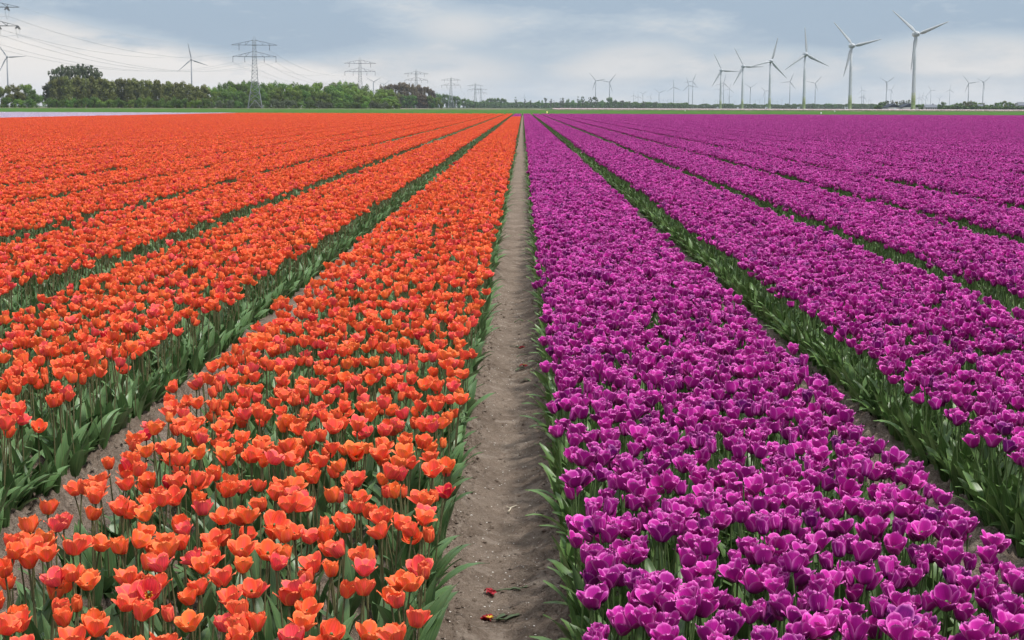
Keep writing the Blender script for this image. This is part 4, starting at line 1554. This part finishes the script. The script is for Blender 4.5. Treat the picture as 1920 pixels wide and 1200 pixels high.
# green wood around the first pylons
k = 0
for row, (D, dy) in enumerate(((1240, -1), (1190, 3), (1150, 11))):
    for i in range(21):
        x_ = 396 + i * 16.6 + row * 5
        ty = prof(x_, [390, 430, 500, 530, 600, 640, 690, 750], [164, 156, 154, 152, 158, 158, 166, 174]) + dy + rnd.uniform(-5, 4)
        if x_ > 640 and row == 2: ty = max(ty, 170)
        nm = rnd.choice(['round_dark', 'round_dark', 'round_mid'] if x_ < 500 else ['round_dark', 'round_mid', 'round_mid'])
        tree(nm, x_, ty, rnd.uniform(22, 31), D + rnd.uniform(-8, 8), 'leafy_tree', "leafy tree in the green wood's %s behind the pylon, %s from the left" % (('back row', 'middle row', 'front row')[row], ordinal(i + 1)), 'tree', 'leafy trees of the green wood')
for i in range(20):
    x_ = 396 + i * 17
    tree(rnd.choice(['bush_dark', 'bush_dark', 'bush_grey']), x_, 187 + rnd.uniform(-4, 4), rnd.uniform(20, 28), 1128, 'shrub', 'low shrub along the foot of the green wood, %s from the left' % ordinal(i + 1), 'shrub', 'shrubs under the green wood')
tree('bush_grey', 396, 187, 11, 1112, 'flowering_shrub', 'pale flowering shrub where olive poplars meet the green wood', 'shrub', 'shrubs under the green wood')
for i in range(5):
    tree('round_mid', 628 + i * 14, 150 + abs(i - 1) * 2.5, 24, 1700, 'leafy_tree', 'paler tree rising behind the second pylon, %s from the left' % ordinal(i + 1), 'tree', 'paler trees behind the second pylon')
# russet wood
for i in range(15):
    x_ = 716 + i * 6.8
    ty = prof(x_, [710, 745, 775, 800, 812, 822], [160, 155, 156, 162, 168, 180]) + rnd.uniform(-1.5, 1.5)
    tree(rnd.choice(['narrow_brown', 'round_brown']), x_, ty, rnd.uniform(14, 19), 1850 + rnd.uniform(-30, 30), 'russet_tree', 'russet budding tree in the brown wood by the third pylon, %s from the left' % ordinal(i + 1), 'tree', 'russet trees by the third pylon')
for i in range(10):
    x_ = 742 + i * 9
    tree(rnd.choice(['round_dark', 'round_mid', 'narrow_brown', 'round_olive']), x_, prof(x_, [735, 760, 790, 830], [172, 176, 180, 182]) + rnd.uniform(-3, 3), 17, 1720, 'leafy_tree', 'green tree in front of the russet wood, %s from the left' % ordinal(i + 1), 'tree', 'green trees before the russet wood')
for i in range(13):
    x_ = 815 + i * 6.6
    ty = prof(x_, [812, 830, 850, 870, 895], [173, 175, 178, 184, 190]) + rnd.uniform(-1.5, 1.5)
    tree('round_dark', x_, ty, rnd.uniform(13, 17), 2620 + rnd.uniform(-30, 30), 'leafy_tree', 'hazy dark tree behind the fourth and fifth pylons, %s from the left' % ordinal(i + 1), 'tree', 'hazy trees by the smaller pylons')
for i in range(9):
    x_ = 904 + i * 5.2
    tree('round_dark', x_, prof(x_, [900, 915, 935, 948], [191, 184, 183, 186]) + rnd.uniform(-1, 1), rnd.uniform(10, 14), 3150, 'leafy_tree', 'tree of the rounded clump right of the last pylons, %s from the left' % ordinal(i + 1), 'tree', 'rounded clump right of the pylons')
mid = [(967, 182.5, 'thin_grey', 8), (984, 185, 'thin_grey', 5), (995, 188, 'thin_grey', 5), (1010, 187.5, 'round_dark', 6), (1017, 187, 'round_dark', 5), (1023, 183.5, 'thin_grey', 8), (1033, 184.5, 'thin_grey', 6),
       (1039, 189, 'thin_grey', 5), (1051, 185, 'thin_grey', 6), (1056, 184, 'airy_grey', 8), (1064, 185, 'round_dark', 9), (1075, 187, 'round_dark', 11), (1084, 181.5, 'thin_grey', 8), (1087, 187, 'round_dark', 9),
       (1093, 181.5, 'airy_grey', 9), (1100, 189, 'round_dark', 9), (1107, 182.5, 'airy_grey', 9), (1116, 181, 'airy_grey', 12), (1128, 187, 'round_dark', 10), (1143, 181.5, 'round_dark', 13), (1153, 187, 'airy_grey', 9),
       (1167, 188, 'airy_grey', 11), (1181, 190, 'airy_grey', 8), (1194, 194, 'round_dark', 11), (1206, 190, 'airy_grey', 11), (1217, 190.5, 'round_dark', 10), (1229, 190.5, 'airy_grey', 10)]
for i, (x_, ty, nm, w_) in enumerate(mid):
    tree(nm, x_, ty, w_, 2900 + rnd.uniform(0, 120), 'distant_tree', 'separate distant tree above the middle tree line, %s from the left' % ordinal(i + 1), 'tree', 'separate trees above the middle tree line')
rt = [1242, 1256, 1330, 1372, 1402, 1416, 1440, 1475, 1489, 1516, 1524, 1540, 1552, 1557, 1567, 1577, 1588, 1608, 1622, 1640]
for i, x_ in enumerate(rt):
    tree('round_dark', x_, 194.5 + rnd.uniform(-1.2, 1.0), rnd.uniform(7, 11), 3300 + rnd.uniform(-40, 40), 'distant_tree', 'bluish round tree along the horizon below the large turbines, %s from the left' % ordinal(i + 1), 'tree', 'bluish trees under the turbines')
fm = [(1650, 191, 'round_dark', 13), (1657, 190, 'round_dark', 13), (1664, 188, 'airy_grey', 9), (1674, 188.5, 'airy_grey', 9), (1681, 189.5, 'round_olive', 8), (1687, 190, 'airy_grey', 8), (1693, 188, 'airy_grey', 9),
      (1699, 189, 'airy_grey', 7), (1704, 187.5, 'airy_grey', 9), (1711, 189, 'round_dark', 8), (1722, 195, 'round_dark', 11), (1730, 194.5, 'round_dark', 11), (1760, 195, 'round_dark', 11), (1768, 190.5, 'round_dark', 16), (1777, 197, 'round_dark', 9)]
for i, (x_, ty, nm, w_) in enumerate(fm):
    tree(nm, x_, ty, w_, 1790 + rnd.uniform(0, 30), 'farm_tree', 'tree around the white barns and farmhouse, %s from the left' % ordinal(i + 1), 'tree', 'trees around the farm')
for i in range(22):
    x_ = 1785 + i * 6.3
    ty = prof(x_, [1783, 1800, 1817, 1840, 1856, 1870, 1885, 1905, 1925], [197, 192, 189, 193, 196, 191, 189, 194, 196]) + rnd.uniform(-1.3, 1.3)
    tree(rnd.choice(['round_dark', 'round_mid', 'round_olive', 'airy_grey', 'round_dark']), x_, ty, rnd.uniform(10, 14), 1830 + rnd.uniform(-10, 20), 'garden_tree', 'tree in the clump at the far right, %s from the left' % ordinal(i + 1), 'tree', 'trees in the far right clump')


def tree_line(name, label, x0, x1, top, D, mat, n, depth):
    mb = MB()
    V = []; F = []; A = []
    rs = np.random.RandomState(int(D))
    for q in range(n):
        px = rs.uniform(x0, x1)
        Dq = D + rs.uniform(0, depth)
        hmax = at(px, top + 1.6 * (vnoise(np.array(px * 0.12), np.array(0.0), 3) - 0.5) * 2, Dq).z
        p = np.array([at(px, 201, Dq).x, Dq, hmax * (1 - rs.rand() ** 1.5 * 1.0)])
        nrm = rs.normal(size=3); nrm /= np.linalg.norm(nrm)
        t1 = np.cross(nrm, [0.3, 0.2, 1.0]); t1 /= np.linalg.norm(t1); t2 = np.cross(nrm, t1)
        s_ = rs.uniform(0.7, 1.6)
        b = len(V)
        V += [tuple(p + t1 * s_), tuple(p + t2 * s_), tuple(p - t1 * s_), tuple(p - t2 * s_)]
        F.append((b, b + 1, b + 2, b + 3)); A += [(0, 0, rs.rand() * 0.6)] * 4
    mb.add(V, F, 0, A)
    tag(link(name, mb.mesh(name, [mat], False)), label, 'tree line', kind='stuff')


tree_line('far_tree_line', 'continuous bluish tree line on the middle horizon right of the pylons', 880, 1290, 192.8, 3050, F_DARK, 15000, 40)
tree_line('far_tree_line', 'continuous bluish tree line below the large turbines', 1270, 1660, 196.3, 3350, F_DARK, 12000, 40)
tree_line('farm_hedge', 'low hedge line around the farm at the far right', 1640, 1935, 200.5, 1780, F_DARK, 5000, 15)


# ================================================================ farm buildings
def gable_barn(px0, px1, eave_py, ridge_py, D, length, label, roofm, ridge_px=None, name='barn', wallm=None, windows=0):
    a = at(px0, horizon_y(px0), D); b = at(px1, horizon_y(px1), D)
    w = b.x - a.x
    ez = at(px0, eave_py, D).z; rz_ = at(px0, ridge_py, D).z
    root = link(name, None, None, ((a.x + b.x) / 2, D, 0))
    tag(root, label, 'barn' if name == 'barn' else 'house', 'farm buildings')
    h = w / 2
    wl = MB()
    wl.add([(-h, 0, -0.2), (h, 0, -0.2), (h, 0, ez), (0, 0, rz_), (-h, 0, ez), (-h, length, -0.2), (h, length, -0.2), (h, length, ez), (0, length, rz_), (-h, length, ez)],
           [(0, 1, 2, 3, 4), (9, 8, 7, 6, 5), (1, 6, 7, 2), (0, 4, 9, 5)])
    link('wall', wl.mesh('wall', [wallm or M_WALL], False), root)
    rf = MB()
    o = 0.6; t = 0.35
    for s_ in (-1, 1):
        sl = (rz_ - ez) / h
        x0 = s_ * (h + o); z0 = ez - o * sl
        V = [(x0, -o, z0 + 0.05), (0, -o, rz_ + 0.05), (0, length + o, rz_ + 0.05), (x0, length + o, z0 + 0.05)]
        V += [(q[0], q[1], q[2] + t) for q in V]
        rf.add(V, [(0, 1, 2, 3), (4, 7, 6, 5), (0, 4, 5, 1), (3, 2, 6, 7), (0, 3, 7, 4), (1, 5, 6, 2)])
    # dark boarded gable above the eaves
    rf.add([(-h - 0.3, -0.06, ez), (h + 0.3, -0.06, ez), (0, -0.06, rz_ + 0.1)], [(0, 1, 2)])
    link('roof', rf.mesh('roof', [roofm], False), root)
    dr = MB(); dr.box((w * 0.1, -0.05, ez * 0.42), (w * 0.2, 0.12, ez * 0.8)); link('door', dr.mesh('door', [M_DARK if name != 'barn' or windows else M_WHITE], False), root)
    return root


gable_barn(1664.5, 1688, 201.4, 195.2, 1740, 26, 'white barn with dark gabled roof, left of the pair beside the tallest turbine', M_SLATE)
gable_barn(1692, 1722, 201.0, 194.6, 1746, 26, 'second dark-roofed barn, half hidden by the tallest turbine tower', M_SLATE, windows=1)


def side_house(px0, px1, eave_py, ridge_py, D, depth, label, roofm, nwin):
    a = at(px0, horizon_y(px0), D); b = at(px1, horizon_y(px1), D)
    w = b.x - a.x
    ez = at(px0, eave_py, D).z; rz_ = at(px0, ridge_py, D).z
    root = link('farmhouse', None, None, ((a.x + b.x) / 2, D, 0))
    tag(root, label, 'house', 'farm buildings')
    h = w / 2
    wl = MB()
    wl.add([(-h, 0, -0.2), (h, 0, -0.2), (h, 0, ez), (-h, 0, ez), (-h, depth, -0.2), (h, depth, -0.2), (h, depth, ez), (-h, depth, ez), (-h, depth / 2, rz_), (h, depth / 2, rz_)],
           [(0, 1, 2, 3), (4, 7, 6, 5), (1, 5, 6, 9, 2), (0, 3, 8, 7, 4)])
    link('wall', wl.mesh('wall', [M_WALL], False), root)
    rf = MB()
    for s_ in (0, 1):
        y0 = -0.5 if s_ == 0 else depth + 0.5
        z0 = ez - 0.25
        V = [(-h - 0.4, y0, z0 + 0.05), (h + 0.4, y0, z0 + 0.05), (h + 0.4, depth / 2, rz_ + 0.05), (-h - 0.4, depth / 2, rz_ + 0.05)]
        V += [(q[0], q[1], q[2] + 0.3) for q in V]
        rf.add(V, [(0, 1, 2, 3), (4, 7, 6, 5), (0, 4, 5, 1), (3, 2, 6, 7), (0, 3, 7, 4), (1, 5, 6, 2)])
    r_ = link('roof', rf.mesh('roof', [roofm], False), root)
    ch = MB(); ch.box((h * 0.45, depth / 2, rz_ + 0.6), (0.8, 0.8, 1.5)); link('chimney', ch.mesh('chimney', [M_DARK], False), r_)
    for q in range(nwin):
        mb = MB(); mb.box((-h + w * (q + 0.6) / (nwin + 0.2), -0.03, ez * 0.5), (w / nwin * 0.45, 0.1, ez * 0.5))
        link('window', mb.mesh('window', [M_DARK], False), root)


side_house(1735, 1757, 201.3, 196.6, 1750, 9, 'white farmhouse with grey roof and dark windows right of the tallest turbine', M_ROOFG, 5)
side_house(1835, 1843, 199.2, 195.8, 1810, 8, 'small pale house showing between the trees at the far right', M_ROOFG, 2)
side_house(1910, 1932, 197.5, 192.0, 1800, 12, 'grey-roofed building cut by the right picture edge', M_ROOFG, 3)
side_house(1178, 1200, 196.5, 193.2, 3120, 30, 'long pale greenhouse roof among the middle trees', M_ROOFG, 0)

# ================================================================ haze
hz, gh = new_mat('summer_haze')
pv = gh.n('ShaderNodeVolumePrincipled')
pv.inputs['Color'].default_value = (0.80, 0.88, 0.97, 1)
pv.inputs['Density'].default_value = 4.6e-5
pv.inputs['Anisotropy'].default_value = 0.0
ho = gh.n('ShaderNodeOutputMaterial')
gh.t.links.new(pv.outputs[0], ho.inputs['Volume'])
mb = MB()
mb.box((0, 7000, 68.5), (21000, 15000, 143))
tag(link('haze', mb.mesh('haze', [hz], False)), 'thin pale haze over the whole polder', 'haze', kind='stuff')
